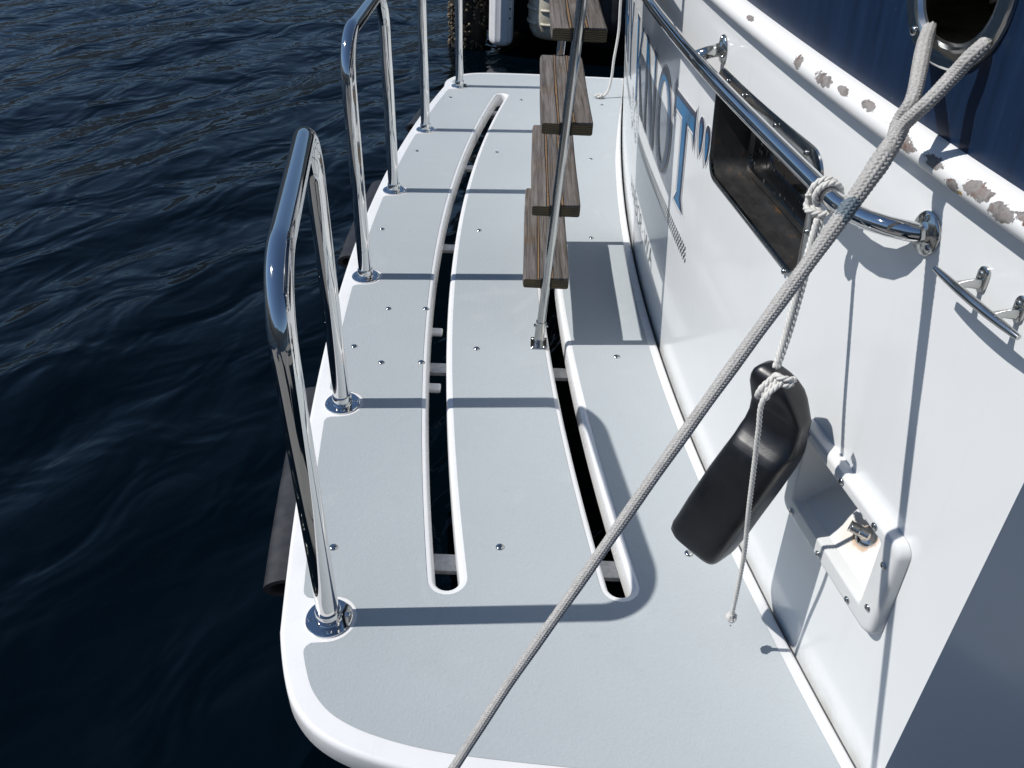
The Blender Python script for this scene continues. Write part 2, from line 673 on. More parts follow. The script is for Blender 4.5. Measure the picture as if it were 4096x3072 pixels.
# rub rail: half-round moulding with flaking paint
def make_rub():
    mt, nt, b = mat('flaking_white_paint')
    v = coords(nt)
    off = Vector((.5, 2.4, 0))
    def at(y, dz, s, sy=1.0):
        p = S(y, ZR(y) + dz * .62, .021) - off
        return (tuple(p), (s * .9, s * sy * .9, s * .75))
    pts = [at(1.105, .004, .011, 1.2), at(1.035, .006, .0105, 2.3), at(.985, .012, .006, 2.6), at(.93, .017, .0075, 2.8),
           at(.865, .012, .008, 3.4), at(.845, .000, .009, 2.0), at(.80, .004, .008, 2.2), at(.765, -.010, .009, 1.6),
           at(.735, .006, .0105, 2.2), at(.70, .000, .010, 2.2), at(.67, .012, .008, 2.5), at(1.29, .016, .006, 3.0)]
    mk = patch_mask(nt, pts, 130, .95)
    fl = noise(nt, 160, 5, .7, v)
    edge = maprange(nt, fl.outputs[0], .70, .72, 0, .8)
    n = noise(nt, 60, 4, .6, v)
    under = ramp(nt, n.outputs[0], [(.33, (.12, .10, .09)), (.5, (.235, .22, .212)), (.72, (.13, .06, .035))])
    c = mixc(nt, edge, (.73, .73, .72), (.5, .48, .47))
    c = mixc(nt, mk, c, under.outputs[0])
    och = patch_mask(nt, [at(.752, -.010, .004, 1.6)], 120, .6)
    c = mixc(nt, och, c, (.36, .22, .04))
    nt.links.new(c, b.inputs['Base Color'])
    nt.links.new(maprange(nt, mk, 0, 1, .48, .85), b.inputs['Roughness'])
    inv = math_n(nt, 'SUBTRACT', 1.0, mk)
    bump(nt, b, inv, .6, .0012)
    return mt
M_rub = make_rub()
loops = []
for k in range(181):
    y = Y0 - .0 + (Y1 - Y0) * k / 180
    w, up = NRM(y)
    c = S(y, ZR(y))
    L = []
    for j in range(15):
        a = -math.pi / 2 + math.pi * j / 14
        rr = .0175
        L.append(c + up * (rr * math.sin(a) * (.95 if True else 1)) + w * (-.002 + .0265 * math.cos(a) ** .8))
    L.append(c + up * .016 - w * .006)
    L.append(c - up * .016 - w * .006)
    loops.append(L)
mb = MB(); mb.add(*loft(loops, True, True))
mb.build('rub_rail', M_rub, yacht, auto=R(50))['label'] = 'white half round rub rail with flaking paint'

# ------------------------------------------------------------------ swim platform
def edge_x(y): return -.522 + .053 * (y - 2.45) ** 2
near = [(-.352, .735), (-.322, .680), (-.272, .635), (-.195, .603), (-.08, .580), (.1, .566), (.3, .556), (.40, .552)]
far = [(-.395, 4.08), (-.352, 4.168), (-.285, 4.222), (-.18, 4.246), (0, 4.255), (.3, 4.252), (.44, 4.249)]
outl = [Vector((edge_x(y), y, 0)) for y in np.linspace(3.98, .82, 60)]
nr = catmull([outl[-2], outl[-1]] + [Vector((a, b, 0)) for a, b in near] + [Vector((TX(.546) - .006, .547, 0))], .012)
frp = catmull([outl[1], outl[0]] + [Vector((a, b, 0)) for a, b in far] + [Vector((TX(4.247) - .006, 4.247, 0))], .012)
left_edge = [tuple(p[:2]) for p in outl]
nr2 = [tuple(p[:2]) for p in nr if p.y < .815]
fr2 = [tuple(p[:2]) for p in frp if p.y > 3.985]
inner_edge = [(TX(y) - .006, y) for y in np.linspace(.56, 4.235, 70)]
PLAT = left_edge + nr2 + inner_edge + fr2[::-1]
SY0, SY1 = .925, 3.885
def slot_c(i, y): return (-.226 + .056 * (y - 2.42) ** 2) if i == 0 else (.090 + .057 * (y - 2.42) ** 2)
def slot_loop(i, hw):
    """stadium following the slot's curved centre line"""
    c = [(slot_c(i, y), y) for y in np.linspace(SY0 + .02, SY1 - .02, 64)]
    L, Rr = [], []
    for k in range(len(c)):
        a = Vector(c[max(k - 1, 0)]); b = Vector(c[min(k + 1, len(c) - 1)])
        t = (b - a).normalized(); n = Vector((-t.y, t.x))
        L.append(tuple(Vector(c[k]) + n * hw)); Rr.append(tuple(Vector(c[k]) - n * hw))
    def arc(k, s):
        a = Vector(c[max(k - 1, 0)]); b = Vector(c[min(k + 1, len(c) - 1)])
        t = (b - a).normalized() * s; n = Vector((-t.y, t.x)) * (1 if s > 0 else 1)
        out = []
        for j in range(1, 12):
            w = math.pi * j / 12
            out.append(tuple(Vector(c[k]) + n * hw * math.cos(w) + t * hw * math.sin(w)))
        return out
    far_ = arc(len(c) - 1, 1)
    near_ = arc(0, -1)
    return L + far_ + Rr[::-1] + near_
mb = MB()
TH = .058
e_top = offset_loop(PLAT, .009)
holes = [slot_loop(0, .0305), slot_loop(1, .0305)]
V, F = cdt(e_top, holes, (.09, .12))
mb.add([(p[0], p[1], 0) for p in V], F)
prof = [(.009, 0), (.0062, -.0005), (.0036, -.0019), (.0015, -.0045), (.0003, -.0085), (0, -.014), (0, -TH + .01), (.004, -TH), (.03, -TH)]
mb.add(*loft([[(p[0], p[1], z) for p in offset_loop(PLAT, d)] for d, z in prof]))
sprof = [(.0305, 0), (.0288, -.0004), (.0266, -.0017), (.0246, -.0042), (.0228, -.0085), (.0218, -.015), (.0216, -TH + .004), (.0225, -TH)]
for i in (0, 1):
    mb.add(*loft([[(p[0], p[1], z) for p in slot_loop(i, hw)] for hw, z in sprof]))
V, F = cdt(offset_loop(PLAT, .03), [slot_loop(0, .0225), slot_loop(1, .0225)])
mb.add([(p[0], p[1], -TH) for p in V], F)
platform = mb.build('swim_platform', M_trim, yacht, auto=R(35), weld=.00005)
platform['label'] = 'grey and white swim platform with two long curved slots'

BASES = [(-.301, .847), (-.396, 1.446), (-.447, 2.052), (-.455, 2.688), (-.414, 3.336), (-.320, 3.981)]
# grey painted area: follows the edge, steps round each rail base and each slot
g = offset_loop(PLAT, .036)
gl = []
nl = len(left_edge)
def hullgap(y):
    return .026 if y < 3.1 else .026 - .018 * min(1, (y - 3.1) / .7)
chain = []
for i, p in enumerate(g):
    if nl + len(nr2) <= i < nl + len(nr2) + len(inner_edge):
        y = p[1]
        if .60 < y < 4.20: chain.append((TX(y) - .006 - hullgap(y), y))
    else:
        if p[0] < TX(p[1]) - .03: chain.append(p)
def notch(chain, base):
    B = Vector(base)
    n_ = len(chain)
    C = [Vector(p) for p in chain]
    k0 = min(range(n_), key=lambda i: (C[i] - B).length)
    W = .048
    # arc length along the painted edge on both sides of the foot point
    idx = [(k0 + d) % n_ for d in range(-60, 61)]
    P = [C[i] for i in idx]
    ss = [0.0]
    for i in range(1, len(P)): ss.append(ss[-1] + (P[i] - P[i - 1]).length)
    t0 = (P[61] - P[59]).normalized()
    s0 = ss[60] + (B - P[60]).dot(t0)
    def at(s_):
        for i in range(len(ss) - 1):
            if ss[i] <= s_ <= ss[i + 1]:
                q = (s_ - ss[i]) / max(1e-9, ss[i + 1] - ss[i])
                p = P[i].lerp(P[i + 1], q)
                t = (P[min(i + 2, len(P) - 1)] - P[max(i - 1, 0)]).normalized()
                n = Vector((-t.y, t.x))
                if n.dot(B - P[60]) < 0: n = -n
                return p, n
    F0, nrm = at(s0)
    db = max((B - F0).length, .016)
    out = []
    for a, h in ((-W - .017, 0), (-W - .010, .0015), (-W - .004, .006), (-W - .0005, .014)):
        p, n = at(s0 + a); out.append(tuple(p + n * h))
    tt = Vector((nrm.y, -nrm.x))
    if tt.dot(t0) < 0: tt = -tt
    for j in range(19):
        w = math.pi - math.pi * j / 18
        out.append(tuple(B + tt * W * math.cos(w) + nrm * W * math.sin(w)))
    for a, h in ((W + .0005, .014), (W + .004, .006), (W + .010, .0015), (W + .017, 0)):
        p, n = at(s0 + a); out.append(tuple(p + n * h))
    lo = next(i for i in range(len(ss)) if ss[i] > s0 - W - .018)
    hi = next(i for i in range(len(ss)) if ss[i] > s0 + W + .018)
    drop = set(idx[lo:hi])
    res = []
    done = False
    start = idx[hi]
    for d in range(n_):
        i = (start + d) % n_
        if i in drop:
            if not done: res += out; done = True
        else: res.append(chain[i])
    return res
for b in BASES: chain = notch(chain, b)
V, F = cdt(chain, [slot_loop(0, .037), slot_loop(1, .037)], (.09, .12))
nonskid = link('nonskid_panel', [(p[0], p[1], .0012) for p in V], F, M_grey, platform)
nonskid['label'] = 'pale grey textured non-skid paint'

# screws with domed heads
SCREWS = [(-.498, 1.866), (-.353, 1.876), (-.250, 1.884), (-.413, 1.684), (-.332, 1.617), (-.232, 1.626), (-.327, 1.007), (-.01, 1.025),
          (-.096, 1.697), (.269, 1.687), (.354, 1.029), (-.448, 2.369), (-.13, 2.39), (-.421, 3.084), (-.1, 3.105), (.279, 3.074),
          (.241, 2.37), (-.348, 3.793), (-.013, 3.797), (.37, 3.776)]
first = None
for (x, y) in SCREWS:
    if first is None:
        mb = MB(); mb.add(*lathe([(.0084, .0012), (.0084, .0018), (.0076, .0030), (.0056, .0042), (.0028, .0048), (.0004, .0050)], (0, 0, 0), seg=20))
        first = mb.build('screw', M_steel2, platform)
        o = first
        for v in o.data.vertices: v.co += Vector(root_of(platform))
    else:
        o = first.copy(); col.objects.link(o)
    o.location = Vector((x, y, 0)) - Vector(ROOTS['motor_yacht'])
    o['group'] = 'domed screws of the platform'

# aluminium bearers seen through the slots
for y in (1.045, 1.70, 2.39, 3.10, 3.80):
    vf = bevel_box((.74, .042, .012), .001, 1)
    mb = MB(); mb.add(*xf(vf, Matrix.Translation((-.03 + .0, y - .012, -TH - .0065))))
    mb.build('support_bar', M_alu, platform, smooth=False)
# ladder tabs poking into the outer slot
for y in (1.60, 1.86):
    mb = MB()
    mb.add(*xf(bevel_box((.07, .028, .014), .004, 2), Matrix.Translation((slot_c(0, y) - .028, y, -TH + .006 - .008))))
    mb.build('bracket', M_trim, platform)
# rubber bumper lengths along the outer edge
for (ya, yb) in ((.935, 1.52), (2.20, 2.80), (3.44, 3.80)):
    loops = []
    for k in range(25):
        y = ya + (yb - ya) * k / 24
        dx = .106 * (y - 2.45)
        n = Vector((-1, dx, 0)).normalized()
        p = Vector((edge_x(y), y, -.034))
        L = []
        for j in range(11):
            a = -math.pi / 2 + math.pi * j / 10
            L.append(p + n * (.001 + .044 * math.cos(a)) + Vector((0, 0, .024 * math.sin(a))))
        for j in range(10, -1, -1):
            a = -math.pi / 2 + math.pi * j / 10
            L.append(p + n * (.001 + .033 * math.cos(a)) + Vector((0, 0, .015 * math.sin(a))))
        loops.append(L)
    mb = MB()
    v, f = loft(loops)
    n_ = len(loops[0])
    for e in (0, len(loops) - 1):
        for j in range(10):
            f.append((e * n_ + j, e * n_ + j + 1, e * n_ + 20 - j, e * n_ + 21 - j))
    mb.add(v, f)
    mb.build('rubber_bumper', M_rubber, platform, auto=R(40))

# ------------------------------------------------------------------ staple rails
def flange(base, parent, seg=48):
    mb = MB()
    b = Vector((base[0], base[1], 0))
    mb.add(*lathe([(.0405, .0006), (.0405, .0032), (.0392, .0046), (.0232, .0052), (.0222, .0065), (.0222, .0255), (.0212, .0275), (.0196, .0275)], b, seg=seg))
    for k in range(4):
        a = R(-78 + 90 * k)
        q = b + Vector((math.cos(a), math.sin(a), 0)) * .0315
        mb.add(*lathe([(.0052, .0044), (.0052, .0054), (.0040, .0068), (.0018, .0072), (.0016, .0058), (.0003, .0058)], q, seg=14))
    q = b + Vector((.0, -.0222, .015))
    mb.add(*lathe([(.0026, -.0006), (.0026, .0004), (.0012, .0006), (.0003, .0002)], q, (0, -1, 0), seg=10))
    return mb.build('flange', M_steel, parent, auto=R(35))
def staple(a, b, lab):
    ZTOP, RB, rt = .668, .115, .0192
    A = Vector((a[0], a[1], 0)); B = Vector((b[0], b[1], 0))
    h = (B - A).normalized()
    P = [A + Vector((0, 0, z)) for z in np.linspace(.004, ZTOP - RB, 14)]
    c = A + h * RB + Vector((0, 0, ZTOP - RB))
    for k in range(1, 19):
        w = math.pi / 2 * k / 18
        P.append(c - h * RB * math.cos(w) + Vector((0, 0, RB * math.sin(w))))
    c2 = B - h * RB + Vector((0, 0, ZTOP - RB))
    for t in np.linspace(.05, .95, 10):
        P.append((c + Vector((0, 0, RB))).lerp(c2 + Vector((0, 0, RB)), t))
    for k in range(0, 18):
        w = math.pi / 2 * k / 18
        P.append(c2 + h * RB * math.sin(w) + Vector((0, 0, RB * math.cos(w))))
    P += [B + Vector((0, 0, z)) for z in np.linspace(ZTOP - RB, .004, 14)]
    mb = MB(); mb.add(*tube(P, rt, 40))
    o = mb.build('staple_rail', M_steel, yacht, auto=R(60))
    o['label'] = lab
    o['group'] = 'polished staple rails on the platform edge'
    flange(a, o); flange(b, o)
    return o
staple(BASES[0], BASES[1], 'nearest of the three polished staple rails')
staple(BASES[2], BASES[3], 'middle one of the three polished staple rails')
staple(BASES[4], BASES[5], 'farthest of the three polished staple rails')

# ------------------------------------------------------------------ boarding ladder with teak treads
LB = Vector((.066, 1.737, 0))
lad = thing('boarding_ladder', tuple(LB), 'steep boarding ladder with weathered teak treads on two steel poles', 'ladder')
def stringer_pt(y0, z): return Vector((.066 + .0515 * z, y0 + .005 * z, z))
for y0 in (1.737, 2.318):
    P = [stringer_pt(y0, z) for z in np.linspace(.01, 1.42, 20)]
    mb = MB()
    mb.add(*tube(P, .0112, 24))
    mb.add(*tube([stringer_pt(y0, .006), stringer_pt(y0, .03), stringer_pt(y0, .068)], .0135, 24))
    for s in (-1, 1):
        q = stringer_pt(y0, .055)
        mb.add(*tube([q + Vector((s * .0125, 0, 0)), q + Vector((s * .0185, 0, 0))], .0042, 10))
    st = mb.build('stringer', M_steel2, lad, auto=R(40))
    mb = MB()
    loop = rrect(-.022, .022, -.027, .027, .004)
    L = [[(LB.x + p[0] * k, y0 - .006 + p[1] * k, z) for p in loop] for k, z in ((1, .0015), (1, .0042), (.95, .0055))]
    mb.add(*loft(L, True, True))
    for sx in (-1, 1):
        for sy in (-1, 1):
            mb.add(*lathe([(.0042, .005), (.0042, .0062), (.003, .0072), (.0004, .0074)], (LB.x + sx * .0145, y0 - .006 + sy * .019, 0), seg=12))
    mb.build('foot_plate', M_steel2, st, smooth=True, auto=R(35))
def make_endgrain():
    mt, nt, b = mat('teak_end_grain')
    v = coords(nt)
    wv = nt.nodes.new('ShaderNodeTexWave'); wv.wave_type = 'RINGS'
    wv.inputs['Scale'].default_value = 70; wv.inputs['Distortion'].default_value = 5; wv.inputs['Detail'].default_value = 3
    nt.links.new(v, wv.inputs['Vector'])
    n = noise(nt, 30, 4, .6, v)
    r = ramp(nt, wv.outputs[0], [(.2, (.035, .026, .013)), (.7, (.115, .088, .046))])
    c = mixc(nt, maprange(nt, n.outputs[0], .45, .7, 0, .7), r.outputs[0], (.03, .026, .02))
    nt.links.new(c, b.inputs['Base Color'])
    b.inputs['Roughness'].default_value = .85
    return mt
M_endgrain = make_endgrain()
def tread(k):
    zt = .1885 + .1965 * k
    c = Vector((.0745 + .01175 * k, 2.0275, zt - .01275))
    mb = MB()
    W_, L_, T_ = .1175, .571, .0255
    rng = random.Random(k)
    # body with rounded rims, sides slightly worn
    nseg = 26
    loops = []
    prof = []
    for (cx, cz, s) in ((W_ / 2 - .006, T_ / 2 - .005, 0), (-W_ / 2 + .006, T_ / 2 - .005, 90), (-W_ / 2 + .006, -T_ / 2 + .005, 180), (W_ / 2 - .006, -T_ / 2 + .005, 270)):
        for j in range(5):
            w = R(s + 90 * j / 4)
            prof.append((cx + .006 * math.cos(w), cz + .005 * math.sin(w)))
    for i in range(nseg + 1):
        t = i / nseg
        y = -L_ / 2 + L_ * t
        e = min(t, 1 - t) * L_
        sh = 1 - .035 * max(0, 1 - e / .012) ** 2
        wob = .0006 * math.sin(7 * t + k)
        loops.append([c + Vector((p[0] * sh + wob, y, p[1] * (sh if e < .012 else 1))) for p in prof])
    mb.add(*loft(loops))
    for L in (loops[0][::-1], loops[-1]):
        mb.add(L, [tuple(range(len(L)))], 3)
    for sx in (-.0195, .0150):
        Ls, Ld = [], []
        for i in range(nseg + 1):
            t = i / nseg
            y = -L_ / 2 + .002 + (L_ - .004) * t
            hw = .0026 + .0007 * math.sin(9 * t + k * 2)
            wv = .0006 * math.sin(5 * t + k)
            q = c + Vector((sx + wv, y, T_ / 2))
            Ls.append([q + Vector((-hw, 0, -.002)), q + Vector((-hw * .6, 0, .0008)), q + Vector((hw * .6, 0, .0008)), q + Vector((hw, 0, -.002))])
            Ld.append([q + Vector((-hw - .0015, 0, -.002)), q + Vector((-hw - .0015, 0, .0003)), q + Vector((hw + .0009, 0, .0003)), q + Vector((hw + .0009, 0, -.002))])
        mb.add(*loft(Ls, True, True), 1)
        mb.add(*loft(Ld, True, True), 2)
    # black block painting in the shade of the notch round each pole
    for y0, sg in ((1.737, 1), (2.318, -1)):
        q = stringer_pt(y0, zt - T_ / 2)
        ye = 1.7413 if sg > 0 else 2.3137
        mb.add(*xf(bevel_box((.0285, .006, T_ + .0016), 0), Matrix.Translation((q.x, ye + sg * .0026, c.z))), 2)
    o = mb.build('tread', [M_wood, M_caulk, M_black, M_endgrain], lad, auto=R(40))
    return o
for k in range(6): tread(k)

# ------------------------------------------------------------------ steel handrail on the transom
hr_pts = []
HZ = ([.9442, 1.032, 1.14, 1.282, 1.36, 1.5022, 1.6628, 1.8832, 2.4, 3.2, 3.9], [.7890, .7932, .7970, .8008, .8028, .8062, .8095, .8123, .8150, .811, .801])
for y in np.linspace(3.9, .96, 70):
    hr_pts.append(S(y, float(np.interp(y, *HZ)), .0505))
tail = [S(.930, .7880, .0505), S(.900, .7873, .0502), S(.872, .7893, .0485), S(.848, .7918, .0430), S(.828, .7935, .0315), S(.813, .7947, .016), S(.8065, .795, .001)]
hp = catmull([hr_pts[0]] + hr_pts[1:] + tail, .02)
mb = MB(); mb.add(*tube(hp, .0112, 28))
hand = mb.build('handrail', M_steel, yacht, auto=R(60))
hand['label'] = 'polished tubular handrail across the transom'
def wall_flange(y, z, rad, parent, tilt=0):
    w, up = NRM(y)
    p = S(y, z)
    mb = MB()
    tan = up.cross(w)
    for (r_, h_) in ((0, 0),):
        pass
    prof = [(1.0, .0004), (1.0, .0022), (.93, .0042), (.62, .006), (.45, .009), (.42, .013), (.3, .0132)]
    loops = []
    for (r_, h_) in prof:
        L = []
        for k in range(40):
            a = 2 * math.pi * k / 40
            L.append(p + (tan * math.cos(a) * .88 + up * math.sin(a)) * rad * r_ + w * h_)
        loops.append(L)
    mb.add(*loft(loops, True, True))
    for a in (90, 215, 325):
        q = p + (tan * math.cos(R(a)) * .88 + up * math.sin(R(a))) * rad * .74
        mb.add(*lathe([(.0042, .003), (.0042, .0058), (.003, .0072), (.0012, .0074), (.001, .006), (.0002, .006)], q, w, seg=14))
    return mb.build('flange', M_steel2, parent, auto=R(40))
wall_flange(.806, .795, .0250, hand)
wall_flange(1.452, .8205, .0238, hand)
wall_flange(3.35, .82, .026, hand)
for (y, z) in ((1.452, .8205), (3.35, .82)):
    mb = MB(); mb.add(*tube([S(y, z, .002), S(y, z - .007, .03), S(y, z - .0145, .0495)], .0105, 24))
    mb.build('standoff', M_steel2, hand)

# ------------------------------------------------------------------ recessed steel window box
def wloop(loop, off): return [S(p[0], p[1], off) for p in loop]
def make_rusty():
    mt, nt, b = mat('rust_flecked_steel')
    v = coords(nt)
    n = noise(nt, 42, 6, .7, coords(nt, (1, .55, 1)))
    n2 = noise(nt, 14, 4, .6, v)
    mk = maprange(nt, n.outputs[0], .60, .66, 0, .85)
    c = mixc(nt, mk, (.058, .057, .056), (.15, .085, .042))
    c = mixc(nt, maprange(nt, n2.outputs[0], .55, .8, 0, .5), c, (.10, .097, .092))
    nt.links.new(c, b.inputs['Base Color'])
    b.inputs['Metallic'].default_value = .7
    nt.links.new(maprange(nt, n.outputs[0], .3, .7, .28, .7), b.inputs['Roughness'])
    bump(nt, b, n.outputs[0], .15, .002)
    return mt
M_rusty = make_rusty()
mb = MB()
o_out = rrect(1.026, 1.466, .590, .794, .036)
o_in = rrect(WIN['y0'] + .001, WIN['y1'] - .001, WIN['z0'] + .001, WIN['z1'] - .001, .029)
loops = [wloop(o_out, .0005), wloop(rrect(1.0275, 1.4645, .5915, .7925, .035), .0030), wloop(rrect(1.0282, 1.4638, .5922, .7918, .0345), .0032), wloop(rrect(1.047, 1.462, .596, .774, .031), .0034), wloop(o_in, .0016), wloop(o_in, -.004)]
mb.add(*loft(loops))
frame = mb.build('window_recess', M_steel2, yacht, auto=R(40))
frame['label'] = 'recessed stainless steel window box with screwed flange'
mb = MB()
bk = rrect(1.062, 1.448, .604, .762, .03)
loops = [wloop(o_in, -.0038), wloop(bk, -.064)]
v, f = loft(loops, False, True)
mb.add(v, f)
mb.build('recess_lining', M_rusty, frame, auto=R(40))
mb = MB()
a_ = rrect(1.075, 1.432, .612, .757, .026); b_ = rrect(1.089, 1.419, .625, .746, .018)
loops = [wloop(a_, -.0636), wloop(a_, -.058), wloop(b_, -.056), wloop(b_, -.061)]
mb.add(*loft(loops))
mb.build('window_frame', M_steel2, frame, auto=R(40))
def make_pane():
    mt, nt, b = mat('dark_wet_glass')
    v = coords(nt)
    b.inputs['Base Color'].default_value = (.006, .007, .008, 1)
    b.inputs['Roughness'].default_value = .06
    vo = nt.nodes.new('ShaderNodeTexVoronoi'); vo.inputs['Scale'].default_value = 120
    nt.links.new(coords(nt, (1, 1, .6)), vo.inputs['Vector'])
    sc = nt.nodes.new('ShaderNodeSeparateColor'); nt.links.new(vo.outputs['Color'], sc.inputs[0])
    d = math_n(nt, 'MULTIPLY', maprange(nt, vo.outputs['Distance'], .1, .42, 1, 0), maprange(nt, sc.outputs[0], .66, .7))
    c = mixc(nt, maprange(nt, d, .3, .9, 0, .35), (.006, .007, .008), (.3, .3, .3))
    nt.links.new(c, b.inputs['Base Color'])
    bump(nt, b, d, .6, .003)
    return mt
mb = MB(); mb.add(wloop(b_, -.0605), [tuple(range(len(b_)))])
mb.build('window_pane', make_pane(), frame, smooth=False)
def wall_screw(y, z, off, rad, parent, mt):
    w, up = NRM(y)
    mb = MB()
    mb.add(*lathe([(rad, 0), (rad, rad * .25), (rad * .82, rad * .5), (rad * .45, rad * .62), (rad * .3, rad * .6), (rad * .26, rad * .35), (rad * .05, rad * .35)], S(y, z, off), w, seg=18))
    # cross slot
    tan = up.cross(w)
    c = S(y, z, off) + w * rad * .60
    for d in ((tan * .8 + up * .6), (tan * -.6 + up * .8)):
        e = d.cross(w).normalized()
        q = []
        for s1 in (-1, 1):
            for s2 in (-1, 1):
                for hh in (0, .12):
                    q.append(c + d * rad * .42 * s1 + e * rad * .09 * s2 + w * rad * (hh - .08))
        mb.add(q, [(0, 1, 3, 2), (4, 6, 7, 5), (0, 4, 5, 1), (2, 3, 7, 6), (1, 5, 7, 3), (0, 2, 6, 4)], 1)
    o = mb.build('screw', [mt, M_black], parent, auto=R(40))
    return o
for (y, z) in ((1.405, .7795), (1.325, .7797), (1.185, .7795), (1.078, .7790), (1.0385, .68), (1.082, .5925)):
    wall_screw(y, z, .0034, .0048, frame, M_steel2)

# ------------------------------------------------------------------ white shower box
def make_box_white():
    mt, nt, b = mat('white_box_plastic')
    v = coords(nt)
    off = Vector((.5, 2.4, 0))
    n = noise(nt, 12, 4, .6, v)
    c = ramp(nt, n.outputs[0], [(.3, (.64, .645, .64)), (.7, (.69, .692, .68))]).outputs[0]
    nz = noise(nt, 70, 5, .7, v)
    def ring(y, z, o, r0, r1):
        p = S(y, z, o) - off
        mp = nt.nodes.new('ShaderNodeVectorMath'); mp.operation = 'DISTANCE'
        nt.links.new(v, mp.inputs[0]); mp.inputs[1].default_value = p
        d = math_n(nt, 'ADD', mp.outputs['Value'], math_n(nt, 'MULTIPLY', math_n(nt, 'SUBTRACT', nz.outputs[0], .5), .012))
        return maprange(nt, d, r0, r1, 1, 0)
    c = mixc(nt, math_n(nt, 'MULTIPLY', ring(.790, .316, -.034, .0170, .0215), .6), c, (.33, .12, .02))
    c = mixc(nt, math_n(nt, 'MULTIPLY', ring(.802, .314, -.03, .02, .036), .22), c, (.6, .44, .2))
    c = mixc(nt, math_n(nt, 'MULTIPLY', ring(.90, .435, .018, .004, .03), .15), c, (.5, .4, .25))
    nt.links.new(c, b.inputs['Base Color'])
    b.inputs['Roughness'].default_value = .3
    return mt
M_box = make_box_white()
def oy(d): return rrect(.673 + d, .934 - d, .250 + d, .435 - d, .020 - d * .5)
def iy(d): return rrect(SHW['y0'] + d, SHW['y1'] - d, SHW['z0'] + d, SHW['z1'] - d, .007 + d * .2)
mb = MB()
bk = rrect(.716, .895, .343, .405, .010)
loops = [wloop(oy(0), .0006), wloop(oy(.0012), .012), wloop(oy(.0028), .0155), wloop(oy(.0052), .0176), wloop(oy(.0078), .0184), wloop(oy(.0088), .0186), wloop(oy(.0104), .01865), wloop(oy(.0135), .0187),
         wloop(iy(-.0075), .0188), wloop(iy(-.0042), .0188), wloop(iy(-.0034), .0186), wloop(iy(-.0012), .0172), wloop(iy(0), .013), wloop(iy(.001), .0), wloop(bk, -.062)]
v, f = loft(loops, False, True)
mb.add(v, f)
box = mb.build('shower_box', M_box, yacht, auto=R(26))
box['label'] = 'white recessed shower box with a steel outlet'
for (y, z) in ((.806, .4235), (.725, .4235), (.898, .266), (.812, .266), (.730, .266), (.6915, .300), (.6905, .388), (.905, .4235), (.918, .35)):
    wall_screw(y, z, .0188, .0052, box, M_steel2)
# outlet: flanged base on the recess floor, threaded elbow pointing out
mb = MB()
c = Vector(S(.790, .3175, -.036))
axo = (Vector((0, 0, .78)) + TN(.79) * .62).normalized()
mb.add(*lathe([(.0165, -.002), (.0165, .002), (.0155, .0042), (.0115, .0072), (.0095, .008), (.0085, .017), (.004, .0175)], c, axo, seg=32))
w, up = NRM(.76)
tan = up.cross(w)
dirn = (w * .72 + Vector((0, 1, 0)) * .68 + up * .12).normalized()
p0 = c + axo * .016
prof = [(.0078, -.008), (.0078, .004)]
for k in range(6):
    prof += [(.0088, .005 + k * .0022), (.0076, .0061 + k * .0022)]
prof += [(.0086, .0185), (.0086, .0205), (.0062, .0206), (.0060, .010), (.001, .0098)]
mb.add(*lathe(prof, p0, dirn, seg=28))
def make_outlet():
    return make_metal('tarnished_steel', (.62, .61, .59), .10, 40, .2)
mb.build('outlet', make_outlet(), box, auto=R(40))

# ------------------------------------------------------------------ cleat
mb = MB()
P, rr = [], []
for k in range(25):
    t = k / 24
    y = .742 - .118 * t
    P.append(S(y, .7905 - .004 * t, .034 + .002 * math.cos((t - .5) * math.pi)))
    rr.append(.0028 + .0019 * math.sin(math.pi * min(1, max(0, t))) ** .6)
mb.add(*tube(P, rr, 20))
for (yc, zc) in ((.714, .7885), (.662, .7865)):
    w, up = NRM(yc)
    tan = up.cross(w)
    loops = []
    for (h, sc_) in ((.0003, 1), (.0028, 1), (.0042, .86)):
        loops.append([S(yc, zc) + w * h + up * (.0035 + p[1] * sc_) + tan * p[0] * sc_ for p in rrect(-.0068, .0068, -.0135, .0135, .0062, 6)])
    mb.add(*loft(loops, True, True))
    loops = []
    for (h, a, b2, dz) in ((.0030, .0050, .0075, -.001), (.007, .0036, .0060, -.001), (.016, .0032, .0046, .0005), (.026, .0042, .0040, .001), (.033, .006, .0035, .001)):
        loops.append([S(yc, zc) + w * h + up * (dz + b2 * math.sin(2 * math.pi * k / 16)) + tan * a * math.cos(2 * math.pi * k / 16) for k in range(16)])
    mb.add(*loft(loops, True, True))
    for dz in (.0095,):
        mb.add(*lathe([(.0038, 0), (.0038, .002), (.0024, .0032), (.0012, .0032), (.001, .0018), (.0003, .0018)], S(yc, zc) + up * dz + w * .0036, w, seg=14))
cleat = mb.build('cleat', M_steel2, yacht, auto=R(50))
cleat['label'] = 'small two footed steel cleat beside the handrail end'

